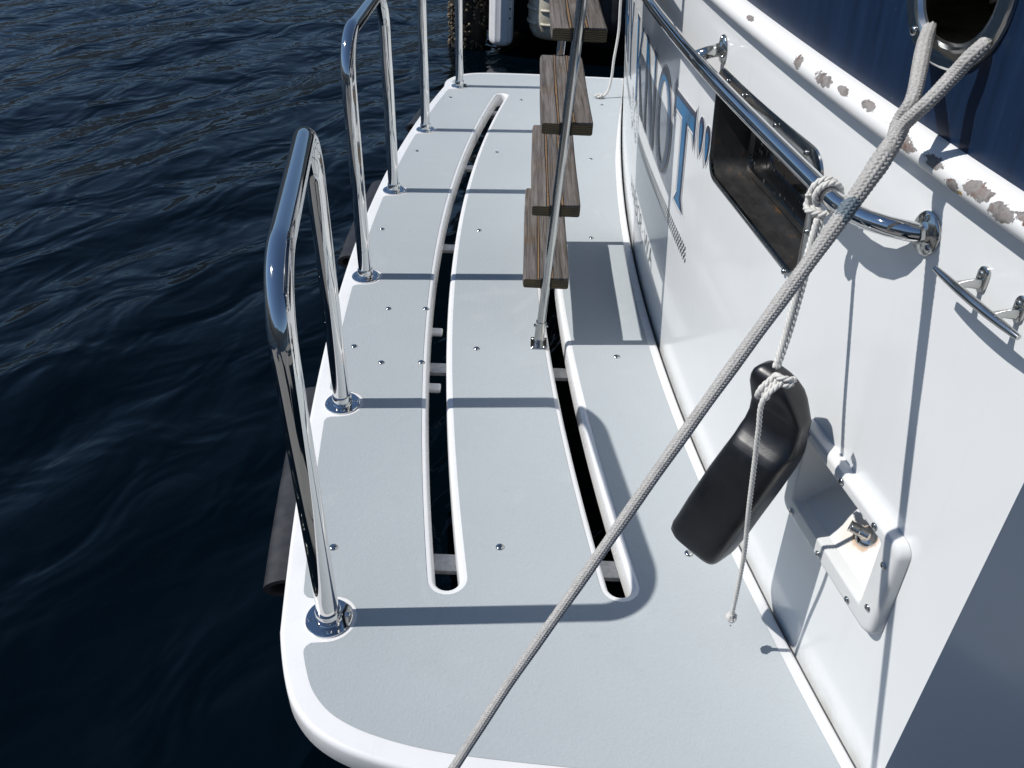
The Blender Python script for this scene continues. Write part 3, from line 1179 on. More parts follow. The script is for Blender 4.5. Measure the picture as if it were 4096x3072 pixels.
# ------------------------------------------------------------------ hawse hole
def hl(d, rad=None):
    return rrect(HAW['y0'] - d, HAW['y1'] + d, HAW['z0'] - d, HAW['z1'] + d, .05 + d, 8)
mb = MB()
loops = [wloop(hl(.020), .0006), wloop(hl(.0196), .004), wloop(hl(.0175), .0058), wloop(hl(.0168), .0062), wloop(hl(.005), .0066), wloop(hl(.004), .0064), wloop(hl(.001), .0050),
         wloop(hl(-.002), .001), wloop(hl(-.005), 0.0), wloop(hl(-.0055), -.02), wloop(hl(-.005), -.072)]
mb.add(*loft(loops))
hawse = mb.build('hawse_hole', M_steel2, yacht, auto=R(22))
hawse['label'] = 'oval stainless hawse hole in the navy bulwark'
for (y, z) in ((.9006, .978), (.8045, .9855), (.921, 1.11), (.791, 1.11)):
    wall_screw(y, z, .0068, .0048, hawse, M_steel2)
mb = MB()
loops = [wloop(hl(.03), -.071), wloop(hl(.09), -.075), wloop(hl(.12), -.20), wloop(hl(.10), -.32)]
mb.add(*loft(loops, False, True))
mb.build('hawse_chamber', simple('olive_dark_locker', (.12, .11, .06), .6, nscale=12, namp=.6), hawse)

# ------------------------------------------------------------------ painted name, rope flourish and port
M_l_navy = simple('letter_navy', (.016, .022, .055), .3, nscale=30, namp=.3)
M_l_blue = simple('letter_blue', (.004, .112, .262), .3, nscale=14, namp=.45)
M_l_grey = simple('letter_grey', (.36, .36, .37), .4)
M_l_white = simple('letter_white', (.80, .80, .80), .3)
def inset_convex(P, d):
    n = len(P)
    area = sum(P[i][0] * P[(i + 1) % n][1] - P[(i + 1) % n][0] * P[i][1] for i in range(n))
    s = 1 if area > 0 else -1
    out = []
    for i in range(n):
        p0, p1, p2 = Vector(P[i - 1]), Vector(P[i]), Vector(P[(i + 1) % n])
        t1 = (p1 - p0).normalized(); t2 = (p2 - p1).normalized()
        n1 = Vector((-t1.y, t1.x)) * s; n2 = Vector((-t2.y, t2.x)) * s
        bis = n1 + n2
        if bis.length < 1e-6: bis = n1
        bis.normalize()
        k = d / max(.45, bis.dot(n1))
        out.append(tuple(p1 + bis * k))
    return out
L_MATS = [M_l_navy, M_l_blue, M_l_grey, M_l_white]
def put_poly(mb, P, y_left, z_base, off, mi):
    """P: polygon in lettering space (u to the right, v up), cut fine so that it follows the transom"""
    mb.cnt = getattr(mb, 'cnt', 0) + 1
    o = off + (mb.cnt % 40) * .000004
    V, F = cdt(densify(P, .02), [])
    mb.add([S(y_left - p[0], z_base + p[1], o) for p in V], F, mi)
def letter(name, polys, y_left, z_base, inset=.0068, ring_=None):
    """four paint layers: grey drop shadow, white outline, navy body, blue face"""
    mb = MB()
    for P in polys:
        put_poly(mb, [(p[0] - .014, p[1] - .008) for p in P], y_left, z_base, .0006, 2)
    for P in polys:
        put_poly(mb, inset_convex(P, -.0042), y_left, z_base, .0010, 3)
    for P in polys:
        put_poly(mb, P, y_left, z_base, .0014, 0)
    for P in polys:
        q = [(p[0] - .0050, p[1] - .0048) for p in inset_convex(P, inset)]
        put_poly(mb, q, y_left, z_base, .0018, 1)
    if ring_:
        cx, cy, a, b, t = ring_
        def rg(da, db, th, dx, dy, off, mi):
            n = 56
            v, f = [], []
            for k in range(n):
                w = 2 * math.pi * k / n
                tw = th * (.62 + .38 * abs(math.cos(w)))
                o = (cx + dx + (a + da) * math.cos(w), cy + dy + (b + db) * math.sin(w))
                i = (cx + dx + (a + da - tw) * math.cos(w), cy + dy + (b + db - tw) * math.sin(w))
                v += [S(y_left - o[0], z_base + o[1], off), S(y_left - i[0], z_base + i[1], off)]
            for k in range(n):
                k2 = (k + 1) % n
                f.append((2 * k, 2 * k2, 2 * k2 + 1, 2 * k + 1))
            mb.add(v, f, mi)
        rg(0, 0, t, -.014, -.008, .0006, 2)
        rg(.0042, .0042, t + .0084, 0, 0, .0010, 3)
        rg(0, 0, t, 0, 0, .0014, 0)
        rg(-.0105, -.0125, t * .5, -.001, -.004, .0018, 1)
    o = mb.build(name, L_MATS, yacht, smooth=False)
    o['group'] = 'painted letters of the boat name'
    return o
H = .236
def serif(u, v, w, h=.02):
    return [(u - w / 2, v), (u + w / 2, v), (u + w / 4, v + h), (u - w / 4, v + h)]
def stroke(u0, v0, u1, v1, w0, w1):
    return [(u0 - w0 / 2, v0), (u0 + w0 / 2, v0), (u1 + w1 / 2, v1), (u1 - w1 / 2, v1)]
ZB = .432
# T
letter('letter', [[(.0, H - .004), (.195, H), (.195, H - .044), (.0, H - .044)],
        [(.0, H + .010), (.020, H - .006), (.016, H - .044), (.0, H - .070)],
        [(.195, H + .012), (.180, H - .006), (.176, H - .044), (.195, H - .074)],
        stroke(.1, .012, .106, H - .03, .042, .050), [(.052, -.002), (.146, -.002), (.120, .030), (.082, .030)]], 1.771, ZB)
# O
letter('letter', [], 1.987, ZB, ring_=(.1, H / 2, .097, H / 2 + .004, .040))
# N
letter('letter', [stroke(.03, 0, .03, H, .030, .030), stroke(.185, 0, .185, H, .028, .028), stroke(.172, 0, .035, H, .046, .050),
        serif(.03, -.002, .066, .016), [(.0, H + .003), (.05, H + .003), (.045, H - .014), (.015, H - .014)], [(.155, H + .003), (.215, H + .003), (.198, H - .016), (.172, H - .016)]], 2.215, ZB)
# K
letter('letter', [stroke(.03, 0, .03, H, .042, .042), stroke(.05, .10, .165, H, .036, .030), stroke(.175, 0, .075, .135, .050, .040),
        serif(.03, -.002, .076, .016), serif(.178, -.002, .076, .016), [(-.005, H + .003), (.065, H + .003), (.05, H - .014), (.01, H - .014)]], 2.455, ZB)
# Y
letter('letter', [stroke(.1, 0, .1, .12, .042, .042), stroke(.1, .10, .02, H, .040, .046), stroke(.105, .10, .18, H, .030, .032), serif(.1, -.002, .08, .016)], 2.80, ZB)
# H
letter('letter', [stroke(.03, 0, .03, H, .040, .040), stroke(.165, 0, .165, H, .040, .040), [(.04, .105), (.155, .105), (.155, .135), (.04, .135)],
        serif(.03, -.002, .07, .016), serif(.165, -.002, .07, .016)], 3.04, ZB)
# W
letter('letter', [stroke(.075, 0, .025, H, .038, .048), stroke(.075, 0, .13, H, .030, .034), stroke(.19, 0, .14, H, .038, .044), stroke(.19, 0, .24, H, .028, .032)], 3.31, ZB)
def quote(y, z, flip=False):
    P = []
    for k in range(18):
        w = math.pi * k / 17
        P.append((.0175 * math.cos(w), .020 * math.sin(w)))
    P += [(-.0165, -.020), (-.010, -.044), (.0, -.058), (.010, -.042), (.0158, -.018)]
    if flip: P = [(-a, -b - .03) for a, b in P]
    mb = MB()
    put_poly(mb, [(p[0] - .014, p[1] - .011) for p in P], y, z, .0006, 2)
    put_poly(mb, [(p[0] * 1.2, p[1] * 1.1) for p in P], y, z, .0010, 3)
    put_poly(mb, P, y, z, .0014, 0)
    put_poly(mb, [(p[0] * .56 - .002, p[1] * .74 - .007) for p in P], y, z, .0018, 1)
    mb.build('quotation_mark', L_MATS, yacht, smooth=False)['group'] = 'painted letters of the boat name'
quote(1.535, .656); quote(1.490, .654)
quote(3.40, .655, True); quote(3.36, .655, True)
# rope flourish under the name: rows of short slanted strokes, with a loop in the middle
FL = MB()
def dash(y, z, ln, wd, ang, off=.001):
    P = []
    for k in range(10):
        w = 2 * math.pi * k / 10
        a, b2 = ln * math.cos(w), wd * math.sin(w) * (1 + .5 * math.cos(w))
        P.append((a * math.cos(ang) - b2 * math.sin(ang), a * math.sin(ang) + b2 * math.cos(ang)))
    FL.add([S(y - p[0], z + p[1], off) for p in P], [tuple(range(10))])
y = 1.578
k = 0
while y < 3.33:
    if not 2.33 < y < 2.62:
        for r_ in (-1, 0, 1):
            dash(y + r_ * .004, .3585 + .0125 * r_ + .004 * math.sin(k * .09), .0078, .0027, R(66 if y < 2.4 else 114))
    y += .0148; k += 1
for k in range(46):
    w = 2 * math.pi * k / 46
    for q in (0, 1):
        rx, rz = (.10 - q * .02), (.075 - q * .016)
        dash(2.47 + rx * math.sin(w), .375 + rz * math.sin(2 * w) * .8, .0068, .0021, w * 1.5 + 1)
fl = FL.build('rope_flourish', simple('letter_slate', (.022, .032, .048), .35), yacht, smooth=False)
fl['label'] = 'painted dark blue rope flourish under the boat name'
# port of registry in thin capitals
M_thin = simple('letter_thin_slate', (.045, .055, .07), .4)
def glyph(ch):
    cu = bpy.data.curves.new('glyph', 'FONT')
    cu.body = ch
    cu.size = .084
    cu.offset = -.0014
    tmp = bpy.data.objects.new('glyph', cu)
    col.objects.link(tmp)
    dg = bpy.context.evaluated_depsgraph_get()
    me = bpy.data.meshes.new_from_object(tmp.evaluated_get(dg))
    bpy.data.objects.remove(tmp, do_unlink=True)
    V = [(v.co.x, v.co.y) for v in me.vertices]
    F = [tuple(p.vertices) for p in me.polygons]
    bpy.data.meshes.remove(me)
    return V, F
yy = 1.932
for ch in reversed('HARBOR\u00b7WA'):
    V, F = glyph(ch)
    x0 = min(p[0] for p in V); x1 = max(p[0] for p in V)
    g_ = .026 if ch == '\u00b7' else .010
    if ch == '\u00b7': yy += .016
    v = [S(yy + (x1 - p[0]) * 1.05, .124 + p[1], .001) for p in V]
    link('port_letter', v, F, M_thin, yacht)['group'] = 'thin grey letters of the home port'
    yy += (x1 - x0) * 1.05 + g_

# ------------------------------------------------------------------ ropes
def braid(P, radius, n=12, pitch=.0040, step=.00075, amp=.24, seg=72):
    """tube with the over-and-under picks of a braided cover modelled on its surface"""
    C = catmull(P, step)
    fr = frames(C)
    m = len(fr)
    s = np.zeros(m)
    for i in range(1, m): s[i] = s[i - 1] + (C[i] - C[i - 1]).length
    L = s[-1]
    rad = np.interp(s, [a * L for a, _ in radius], [b for _, b in radius])
    # picks get longer where the rope is thicker
    vv = np.cumsum(np.r_[0, np.diff(s) / (pitch * rad[1:] / .0075)])
    u = np.arange(seg) / seg
    A = u[None, :] * n + vv[:, None]
    B = u[None, :] * n - vv[:, None]
    ia, ib = np.floor(A), np.floor(B)
    q = np.mod(ia + ib, 4)
    top_a = q < 2
    acr = np.where(top_a, A - ia - .5, B - ib - .5)
    al = np.where(top_a, np.mod(ia + B, 4) / 2, (np.mod(A + ib, 4) - 2) / 2)
    al = np.clip(np.where(top_a, al, al), 0, 1)
    h = np.sqrt(np.clip(1 - (2 * acr) ** 2 * .92, 0, 1)) * (.35 + .65 * np.sin(np.pi * al) ** .7)
    rng = np.random.default_rng(3)
    h *= 1 + .10 * rng.standard_normal((m, seg)) * .35
    rr = rad[:, None] * (1 - amp * .6 + amp * h)
    rr *= (1 + .03 * np.sin(s * 70)[:, None])
    pc = np.array([f_[0] for f_ in fr]); na = np.array([f_[2] for f_ in fr]); nb = np.array([f_[3] for f_ in fr])
    w = 2 * np.pi * u
    pts = pc[:, None, :] + (na[:, None, :] * np.cos(w)[None, :, None] + nb[:, None, :] * np.sin(w)[None, :, None]) * rr[:, :, None]
    v = [Vector(p) for p in pts.reshape(-1, 3)]
    f = []
    for i in range(m - 1):
        a = i * seg
        for k in range(seg):
            k2 = (k + 1) % seg
            f.append((a + k, a + k2, a + seg + k2, a + seg + k))
    f.append(tuple(range(seg))[::-1]); f.append(tuple(range((m - 1) * seg, m * seg)))
    return v, f
def laid(P, r, pitch=.022, seg=10, step=.0018, phase=0):
    """three twisted strands"""
    C = catmull(P, step)
    fr = frames(C)
    V, F = [], []
    for q in range(3):
        s = 0
        Q = []
        for i, (p, t, a, b) in enumerate(fr):
            if i: s += (C[i] - C[i - 1]).length
            w = phase + 2 * math.pi * (q / 3 - s / pitch)
            Q.append(p + (a * math.cos(w) + b * math.sin(w)) * r * .52)
        v, f = tube(Q, r * .56, seg)
        o = len(V)
        V += v
        F += [tuple(i + o for i in k) for k in f]
    return V, F

off_r = (.368, .778, .899)
M_rope = make_rope('grey_braided_cover', (.27, .262, .25), (.47, .455, .435), [((-.043, -.0385, -.058), (.012, .012, .014))])
rope = thing('mooring_rope', (.368, .778, .899), 'thick grey braided mooring rope with spliced eye through the hawse hole', 'rope')
main = [(.3755, .784, .914), (.368, .778, .899), (.336, .750, .852), (.285, .709, .782), (.217, .654, .691), (.147, .597, .594), (.075, .537, .491), (.009, .482, .398),
        (-.042, .437, .318), (-.16, .335, .13), (-.30, .21, -.10), (-.40, .12, -.25)]
mb = MB(); mb.add(*braid(main, [(0, .0060), (.012, .0082), (.03, .0098), (.055, .0084), (.12, .0071), (.21, .0063), (.32, .0059), (.45, .0053), (.6, .0050), (1, .0050)]))
o = mb.build('main_line', M_rope, rope, smooth=True)
hA = S(.905, 1.02, -.06)
eyeA = [(.360, .773, .888), (.3665, .780, .901), (.372, .789, .916), S(.815, .9385, .052), S(.858, .969, .022), S(.874, .978, .010), S(.905, .985, -.016), S(.93, .988, -.05), S(.92, 1.02, -.12)]
eyeB = [(.361, .771, .888), (.3675, .7765, .901), (.373, .780, .914), S(.797, .940, .048), S(.8005, .963, .026), S(.7975, .979, .017), S(.799, .990, .004), S(.814, .996, -.02), S(.84, 1.01, -.12)]
for e in (eyeA, eyeB):
    mb = MB(); mb.add(*braid(e, [(0, .0050), (.12, .0066), (.3, .0070), (1, .0068)], n=10, pitch=.0036, seg=50))
    mb.build('eye_strand', M_rope, rope, smooth=True)
# whipping where the eye begins
Pw = [Vector(main[1]).lerp(Vector(main[2]), t) for t in np.linspace(.10, .30, 60)]
mb = MB(); mb.add(*tube(Pw, [.0086 + (.0010 * math.sin(math.pi * i / 59)) + .0002 * math.sin(i * 2.1) for i in range(60)], 32))
mb.build('splice_wrap', M_rope, rope)

M_line = make_rope('white_laid_line', (.50, .49, .465), (.68, .665, .63))
line = thing('fender_line', tuple(S(.930, .7880, .0505)), 'thin white three strand line tied to the handrail, holding the black fender', 'line')
hk = S(.930, .7880, .0505)
top = hk + Vector((-.004, -.012, -.028))
FH = Vector((.338, .826, .574))
d1 = Vector((.0032, .0012, 0))
mb = MB()
mb.add(*laid([top - d1, top.lerp(FH, .35) - d1 * 1.1, top.lerp(FH, .7) - d1, FH + Vector((-.002, 0, .012)) - d1 * .6], .0037))
mb.add(*laid([top + d1, top.lerp(FH, .35) + d1 * 1.1, top.lerp(FH, .7) + d1, FH + Vector((-.002, 0, .012)) + d1 * .6], .0037, phase=1))
mb.build('standing_part', M_line, line)
# hitch round the handrail
w, up = NRM(.91)
tanr = (S(.900, .7873, .0502) - S(.955, .7896, .0505)).normalized()
e1 = (w - tanr * w.dot(tanr)).normalized(); e2 = tanr.cross(e1)
if e2.z < 0: e2 = -e2
def around(c, r_, a0, a1, drift, n=22):
    return [c + (e1 * math.cos(R(a0 + (a1 - a0) * k / (n - 1))) + e2 * math.sin(R(a0 + (a1 - a0) * k / (n - 1)))) * r_ + tanr * drift * (k / (n - 1)) for k in range(n)]
mb = MB()
lp = around(hk - tanr * .010, .0152, -60, 215, .008)
mb.add(*laid([top + Vector((-.006, 0, .0)) + tanr * -.004] + lp, .0040))
lp = around(hk + tanr * .002, .0152, -55, 215, .006)
mb.add(*laid([top + Vector((.0, -.001, .002))] + lp, .0040, phase=2))
bt = hk + e1 * .013 - Vector((0, 0, .020))
mb.add(*laid([hk - e1 * .012 + tanr * .006 - Vector((0, 0, .012)), hk + tanr * .012 - Vector((0, 0, .021)), bt + e1 * .004 + tanr * .002, bt - tanr * .010 + e1 * .002, bt - tanr * .012 + Vector((0, 0, .011)), hk + e1 * .019 - tanr * .006 + Vector((0, 0, -.002))], .0040, phase=1))
mb.build('handrail_hitch', M_line, line)
# loop through the fender's eye and its knot
n_v = Vector((-.4348, -.8942, .107))
sd = Vector((.886, -.446, -.126))
mb = MB()
KN = FH + Vector((-.003, -.006, .012)) + n_v * .012 + sd * .012
mb.add(*laid([KN + sd * .012 + n_v * -.008, KN + sd * .008 + n_v * .006 + Vector((0, 0, .005)), KN - sd * .004 + n_v * .010 + Vector((0, 0, .004)), KN - sd * .011 + n_v * .002, KN - sd * .006 + n_v * -.006 - Vector((0, 0, .004)), KN + sd * .004 + n_v * .010 - Vector((0, 0, .004)), KN + sd * .012 + n_v * .004 + Vector((0, 0, .001))], .0040))
for q in (0, 1):
    a0 = KN - sd * (.004 + .007 * q) + n_v * .004
    mb.add(*laid([a0, a0 - sd * .010 + n_v * .012 - Vector((0, 0, .016)), a0 - sd * .013 + n_v * .010 - Vector((0, 0, .032)), a0 - sd * .010 - n_v * .012 - Vector((0, 0, .042))], .0040, phase=q))
mb.build('eye_knot', M_line, line)
mb = MB()
tp = [KN + n_v * .010, Vector((.3155, .787, .562)), Vector((.320, .786, .515)), Vector((.3285, .787, .452)), Vector((.340, .791, .37)), Vector((.3585, .803, .262)), Vector((.3690, .8105, .17)), Vector((.3750, .8145, .100))]
mb.add(*laid(tp, .0035))
mb.build('tail', M_line, line)
kb = Vector((.3752, .8145, .093))
mb = MB()
mb.add(*laid([kb + Vector((0, 0, .008)), kb + Vector((-.005, -.003, .003)), kb + Vector((-.003, -.005, -.003)), kb + Vector((.004, -.003, -.003)), kb + Vector((.006, .002, .002)), kb + Vector((0, .005, .004)), kb + Vector((-.006, .001, .0)), kb + Vector((-.001, -.006, -.001)), kb + Vector((.003, 0, -.010))], .0036, pitch=.015))
mb.build('stopper_knot', M_line, line)

# far cord
cord = MB()
cp = [Vector((.47, 3.98, 1.35)), Vector((.452, 3.97, 1.0)), Vector((.437, 3.955, .72)), Vector((.421, 3.93, .46)), Vector((.427, 3.93, .30)), Vector((.417, 3.915, .17)), Vector((.415, 3.91, .10)), Vector((.405, 3.895, .04)), Vector((.385, 3.885, .012)), Vector((.366, 3.878, .007))]
cord.add(*laid(cp, .0062, pitch=.03, step=.004))
kq = Vector((.362, 3.876, .009))
cord.add(*laid([kq + Vector((.012, .004, .003)), kq + Vector((0, .010, .004)), kq + Vector((-.012, .002, .0)), kq + Vector((0, -.010, .002)), kq + Vector((.010, 0, .010)), kq + Vector((-.010, 0, .008)), kq + Vector((-.022, -.002, .0))], .0058, pitch=.03, step=.004))
co = cord.build('cord', M_line, None)
tag(co, 'thin white cord hanging down behind the teak ladder to the far deck', 'cord')

# ------------------------------------------------------------------ black fender
Bq = Vector((.288, .825, .265)); ax = Vector((.1603, .0401, .9863))
Cq = Vector((0, 0, CAMH))
SC = 1.055
Bq = Cq + (Bq - Cq) * SC
# station along the axis: t, centre offset (sideways), half width, half depth, roundness
ST = [(-.004, .020, .026, .024), (-.0025, .0165, .0360, .033), (.003, .0125, .0450, .041), (.011, .0105, .0492, .045), (.022, .0110, .0505, .046), (.04, .0140, .0510, .0465), (.077, .0180, .0510, .0465), (.142, .0265, .0505, .0465),
      (.185, .0325, .0490, .0465), (.198, .0340, .0478, .0445), (.208, .0347, .0465, .0385), (.218, .0350, .0455, .029), (.230, .0340, .0440, .0215), (.245, .0318, .0425, .0175), (.262, .0285, .0425, .0175), (.278, .0210, .0405, .0225), (.290, .0155, .0385, .0275), (.300, .0108, .0350, .0285), (.308, .0055, .0290, .0260), (.314, .0015, .0215, .0215), (.3185, -.0015, .0135, .015), (.3215, -.0025, .006, .008)]
loops = []
def interp_st(t):
    for i in range(len(ST) - 1):
        if ST[i][0] <= t <= ST[i + 1][0]:
            a, b = ST[i], ST[i + 1]
            q = (t - a[0]) / (b[0] - a[0])
            return [a[j] + (b[j] - a[j]) * q for j in range(1, 4)]
ts = sorted(set([s[0] for s in ST] + list(np.linspace(0, .3, 31))))
for t in ts:
    c_, hw, hd = interp_st(t)
    L = []
    pq = []
    th = R(21)
    for k in range(72):
        a = 2 * math.pi * k / 72
        ca, sa = math.cos(a), math.sin(a)
        e = .40
        px = hw * .86 * math.copysign(abs(ca) ** e, ca)
        py = (hd if sa > 0 else max(hd, .030) if t < .3 else hd) * .86 * math.copysign(abs(sa) ** e, sa)
        pq.append((px * math.cos(th) - py * math.sin(th), px * math.sin(th) + py * math.cos(th)))
    kx = hw / max(p[0] for p in pq)
    for (px, py) in pq:
        L.append(Bq + (ax * t + sd * (c_ + px * kx) + n_v * py * kx) * SC)
    loops.append(L)
mb = MB(); mb.add(*loft(loops, True, True))
# moulding seam
fen = mb.build('fender', M_fender, None, auto=R(60))
tag(fen, 'black rubber fender hanging against the white transom above the shower box', 'fender')

# ------------------------------------------------------------------ water
WZ = -.42
def axis(lo, hi, step, far_, g=1.18):
    c = list(np.arange(lo, hi + step / 2, step))
    d = step
    a, b = c[0], c[-1]
    L_, H_ = [], []
    while a > -far_:
        d *= g; a -= d; L_.append(a)
    d = step
    while b < far_:
        d *= g; b += d; H_.append(b)
    return np.array(L_[::-1] + c + H_)
X_ = axis(-7, 2.5, .035, 700)
Y_ = axis(.3, 11, .035, 700)
XX, YY = np.meshgrid(X_, Y_, indexing='ij')
ZZ = np.zeros_like(XX)
rng = np.random.default_rng(11)
for k in range(70):
    lam = .30 * (1.055 ** k)
    th = R(-31) + rng.normal(0, .30)
    kk = 2 * np.pi / lam
    ZZ += .0034 * lam ** 1.02 * np.sin(kk * (XX * math.cos(th) + YY * math.sin(th)) + rng.uniform(0, 6.28)) * np.clip(1 - lam / 8, .2, 1)
fadeout = np.clip(1.5 - np.hypot(XX, YY - 4) / 30, 0, 1)
ZZ *= fadeout
nx, ny = XX.shape
v = np.stack([XX, YY, ZZ + WZ], -1).reshape(-1, 3)
idx = np.arange(nx * ny).reshape(nx, ny)
f = np.stack([idx[:-1, :-1], idx[1:, :-1], idx[1:, 1:], idx[:-1, 1:]], -1).reshape(-1, 4)
water = link('water', v.tolist(), f.tolist(), M_water, None, True)
water['kind'] = 'structure'

# unseen wooded shore, added and shaped to darken reflections in the water and steel
v, f = [], []
NA = 180
rngh = np.random.default_rng(4)
ph = rngh.uniform(0, 6.28, 8)
prof = [(190, -1.5), (205, .18), (260, .62), (330, 1.0), (430, .8)]
for i in range(NA):
    a = 2 * math.pi * i / NA
    h = 58 + 14 * math.sin(2 * a + ph[0]) + 6 * math.sin(5 * a + ph[1]) + 3 * math.sin(13 * a + ph[2]) + 1.5 * math.sin(31 * a + ph[3])
    for (r_, q) in prof:
        v.append((r_ * math.cos(a), r_ * math.sin(a), (q * h if q > 0 else q) + (1.2 * math.sin(47 * a + r_) if q > .1 else 0)))
m_ = len(prof)
for i in range(NA):
    j = (i + 1) % NA
    for k in range(m_ - 1):
        f.append((i * m_ + k, j * m_ + k, j * m_ + k + 1, i * m_ + k + 1))
added_hills = link('added_hills', v, f, simple('added_shore', (.008, .018, .026), .9, nscale=.12, namp=.5), None, True)
added_hills['kind'] = 'structure'

# unseen landing on this side, added to bounce light onto the hull side
mb = MB()
mb.add(*xf(bevel_box((7.0, 3.2, .7), .03, 2), Matrix.Translation((.8, -1.32, -.75))))
bounce_quay = mb.build('bounce_quay', simple('weathered_concrete', (.17, .165, .155), .85, nscale=6, namp=.15, bscale=60, bstr=.3, bdist=.004), None, smooth=False)
bounce_quay['kind'] = 'structure'

# ------------------------------------------------------------------ dock, pile and the things hanging there
def make_tar():
    mt, nt, b = mat('tarred_timber')
    n = noise(nt, 1, 6, .6, coords(nt, (3, 20, 24)))
    r = ramp(nt, n.outputs[0], [(.3, (.004, .004, .004)), (.75, (.013, .012, .010))])
    nt.links.new(r.outputs[0], b.inputs['Base Color'])
    b.inputs['Roughness'].default_value = .85
    bump(nt, b, n.outputs[0], .5, .01)
    return mt
M_tar = make_tar()
dock = thing('dock', (2.2, 7.6, 0), 'dark timber dock standing beyond the far end of the swim platform', 'dock')
mb = MB()
for k, (z0, h) in enumerate(((-.34, .25), (-.08, .25), (.18, .25))):
    mb.add(*xf(bevel_box((6.2, .12, h), .012, 2), Matrix.Translation((2.75, 6.72, z0 + h / 2))))
mb.build('fascia', M_tar, dock, smooth=False)
mb = MB()
for k in range(40):
    mb.add(*xf(bevel_box((.145, 3.0, .045), .006, 1), Matrix.Translation((-.28 + k * .152, 8.15, .455))))
M_plank = simple('grey_dock_plank', (.2, .18, .16), .85, nscale=14, namp=.35)
mb.build('deck_planks', M_plank, dock, smooth=False)
mb = MB()
mb.add(*xf(bevel_box((6.0, 2.6, .5), .02, 1), Matrix.Translation((2.75, 8.1, -.28))))
mb.build('float', M_tar, dock, smooth=False)

pile = thing('pile', (-.46, 6.50, -.6), 'round dark timber pile crusted with barnacles at the dock corner', 'pile')
mb = MB()
P = [(-.46, 6.50, z) for z in np.linspace(-1.2, 1.6, 15)]
mb.add(*tube(P, .135, 28))
mb.build('post', M_tar, pile)
mb = MB()
rb = random.Random(5)
for k in range(1500):
    a = rb.uniform(0, 2 * math.pi)
    z = rb.uniform(-.50, .35)
    d = rb.random()
    dens = .55 + .45 * math.sin(z * 17 + a * 3)
    if rb.random() > dens: continue
    r_ = rb.uniform(.006, .014)
    c = Vector((-.46 + .137 * math.cos(a), 6.50 + .137 * math.sin(a), z))
    n = Vector((math.cos(a), math.sin(a), rb.uniform(-.4, .5))).normalized()
    mb.add(*lathe([(r_, -.004), (r_ * .8, r_ * .7), (r_ * .45, r_ * 1.2), (r_ * .3, r_ * .9)], c, n, seg=6))
def make_barn():
    mt, nt, b = mat('barnacle_shell')
    n = noise(nt, 34, 4, .7, coords(nt))
    r = ramp(nt, n.outputs[0], [(.36, (.012, .010, .006)), (.5, (.06, .045, .022)), (.62, (.22, .17, .11)), (.78, (.5, .43, .34))])
    nt.links.new(r.outputs[0], b.inputs['Base Color'])
    b.inputs['Roughness'].default_value = .6
    return mt
bn = mb.build('barnacles', make_barn(), pile)
bn['kind'] = 'stuff'

# white ribbed fender
M_vinyl = simple('white_vinyl', (.72, .73, .74), .35, nscale=20, namp=.06)
wf = thing('white_fender', (-.195, 6.36, -.37), 'ribbed white cylinder fender hanging from the dock beside the barnacled pile', 'fender')
def ribbed(c, z0, z1, r_, nrib, depth, horizontal=False, seg=96):
    prof = []
    n = 40
    for i in range(n + 1):
        t = i / n
        z = z0 + (z1 - z0) * t
        e0 = min(1, max(0, (z - z0) / .05)); e1 = min(1, max(0, (z1 - z) / .06))
        q = math.sqrt(max(0, 1 - (1 - e0) ** 2)) * .25 + .75 if e0 < 1 else 1
        q2 = math.sqrt(max(0, 1 - (1 - e1) ** 2)) if e1 < 1 else 1
        prof.append((z, r_ * q * max(.12, q2), min(e0, e1)))
    loops = []
    for (z, rad, e) in prof:
        L = []
        for k in range(seg):
            a = 2 * math.pi * k / seg
            g_ = math.cos(a * nrib)
            rr_ = rad * (1 + depth * (max(-.2, g_) * e))
            L.append(Vector((c[0] + rr_ * math.cos(a), c[1] + rr_ * math.sin(a), z)))
        loops.append(L)
    return loft(loops, True, True)
mb = MB(); mb.add(*ribbed((-.195, 6.36), -.365, .36, .088, 12, .035))
mb.build('body', M_vinyl, wf, auto=R(50))
for k in range(4):
    mb = MB()
    z = -.17 + k * .065
    a = R(-42)
    q = Vector((-.195 + .087 * math.cos(a), 6.36 + .087 * math.sin(a), z))
    mb.add(*lathe([(.008, -.004), (.008, .002), (.003, .002)], q, (math.cos(a), math.sin(a), 0), seg=12))
    mb.build('plug', M_black, wf)
mb = MB(); mb.add(*laid([(-.195, 6.36, .35), (-.19, 6.38, .40), (-.185, 6.48, .47), (-.185, 6.62, .482)], .007, step=.01))
mb.build('lanyard', M_line, wf)

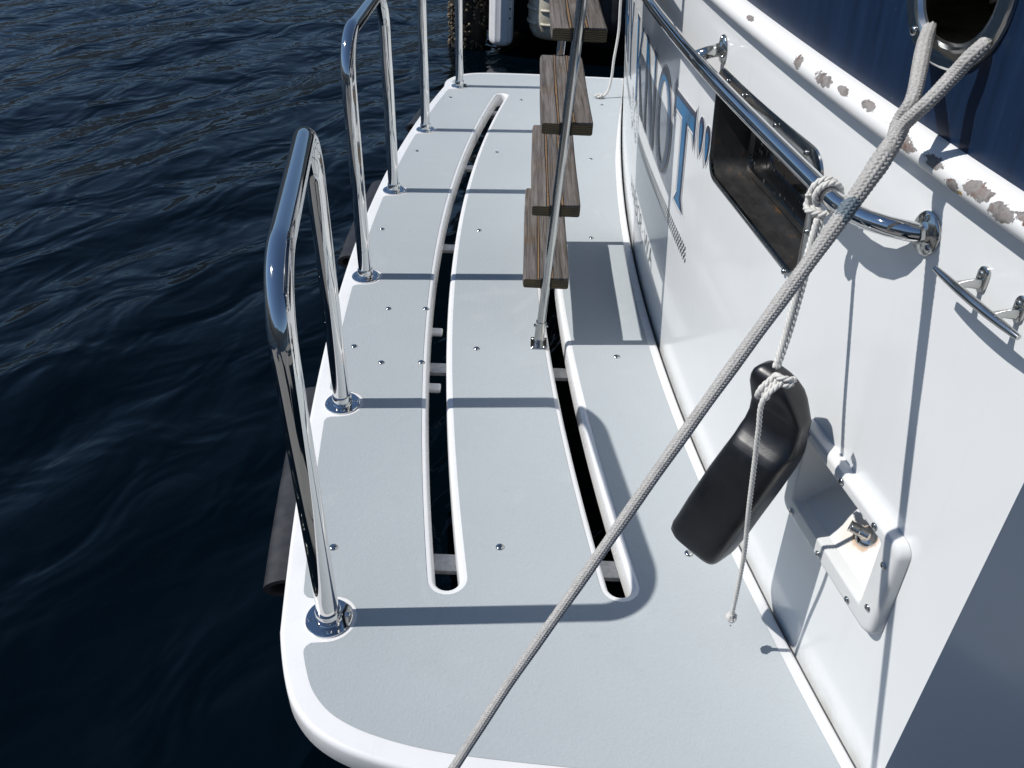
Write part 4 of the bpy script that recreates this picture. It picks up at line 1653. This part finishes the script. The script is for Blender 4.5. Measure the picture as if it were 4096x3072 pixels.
# cream ribbed fender lying horizontally grooved
def make_cream():
    mt, nt, b = mat('stained_cream_vinyl')
    v = coords(nt)
    n = noise(nt, 9, 6, .7, v)
    g2 = noise(nt, 40, 5, .7, v)
    c = mixc(nt, maprange(nt, n.outputs[0], .45, .72, 0, .85), (.62, .58, .47), (.22, .18, .11))
    c = mixc(nt, maprange(nt, g2.outputs[0], .6, .75, 0, .6), c, (.08, .065, .04))
    nt.links.new(c, b.inputs['Base Color'])
    b.inputs['Roughness'].default_value = .5
    return mt
M_cream = make_cream()
cf = thing('cream_fender', (.20, 6.42, -.32), 'dirty cream barrel fender with raised bars partly hidden by the top teak tread', 'fender')
mb = MB()
prof = [(.02, -.325), (.10, -.322), (.145, -.30), (.172, -.25), (.182, -.19)]
for k in range(20):
    z = -.15 + k * .03
    prof.append((.184, z))
prof += [(.175, .45), (.12, .50), (.02, .51)]
mb.add(*lathe(prof, (.19, 6.44, 0), seg=64))
for row in range(6):
    z = -.20 + row * .095
    for j in range(7):
        a0 = R(-170 + j * 51)
        Pq = [Vector((.19 + .185 * math.cos(a0 + R(38) * t), 6.44 + .185 * math.sin(a0 + R(38) * t), z)) for t in np.linspace(0, 1, 10)]
        mb.add(*tube(Pq, .011, 10))
mb.build('body', M_cream, cf, auto=R(50))
mb = MB(); mb.add(*laid([(.03, 6.42, .0), (-.01, 6.46, .14), (-.06, 6.55, .34), (-.09, 6.64, .48)], .006, step=.01))
mb.build('lanyard', simple('grey_lanyard', (.2, .2, .19), .7, nscale=60, namp=.2), cf)
# dark rounded fender near the hull
df = thing('dark_fender', (.66, 6.50, -.30), 'smooth dark grey round bottomed fender between the ladder and the transom', 'fender')
mb = MB()
prof = [(.01, -.30), (.06, -.296), (.11, -.28), (.15, -.25), (.175, -.205), (.186, -.15), (.188, -.05), (.188, .3), (.16, .42), (.06, .47), (.01, .475)]
mb.add(*lathe(prof, (.69, 6.46, 0), seg=48))
mb.build('body', simple('dark_grey_vinyl', (.026, .027, .03), .42, nscale=10, namp=.3), df)
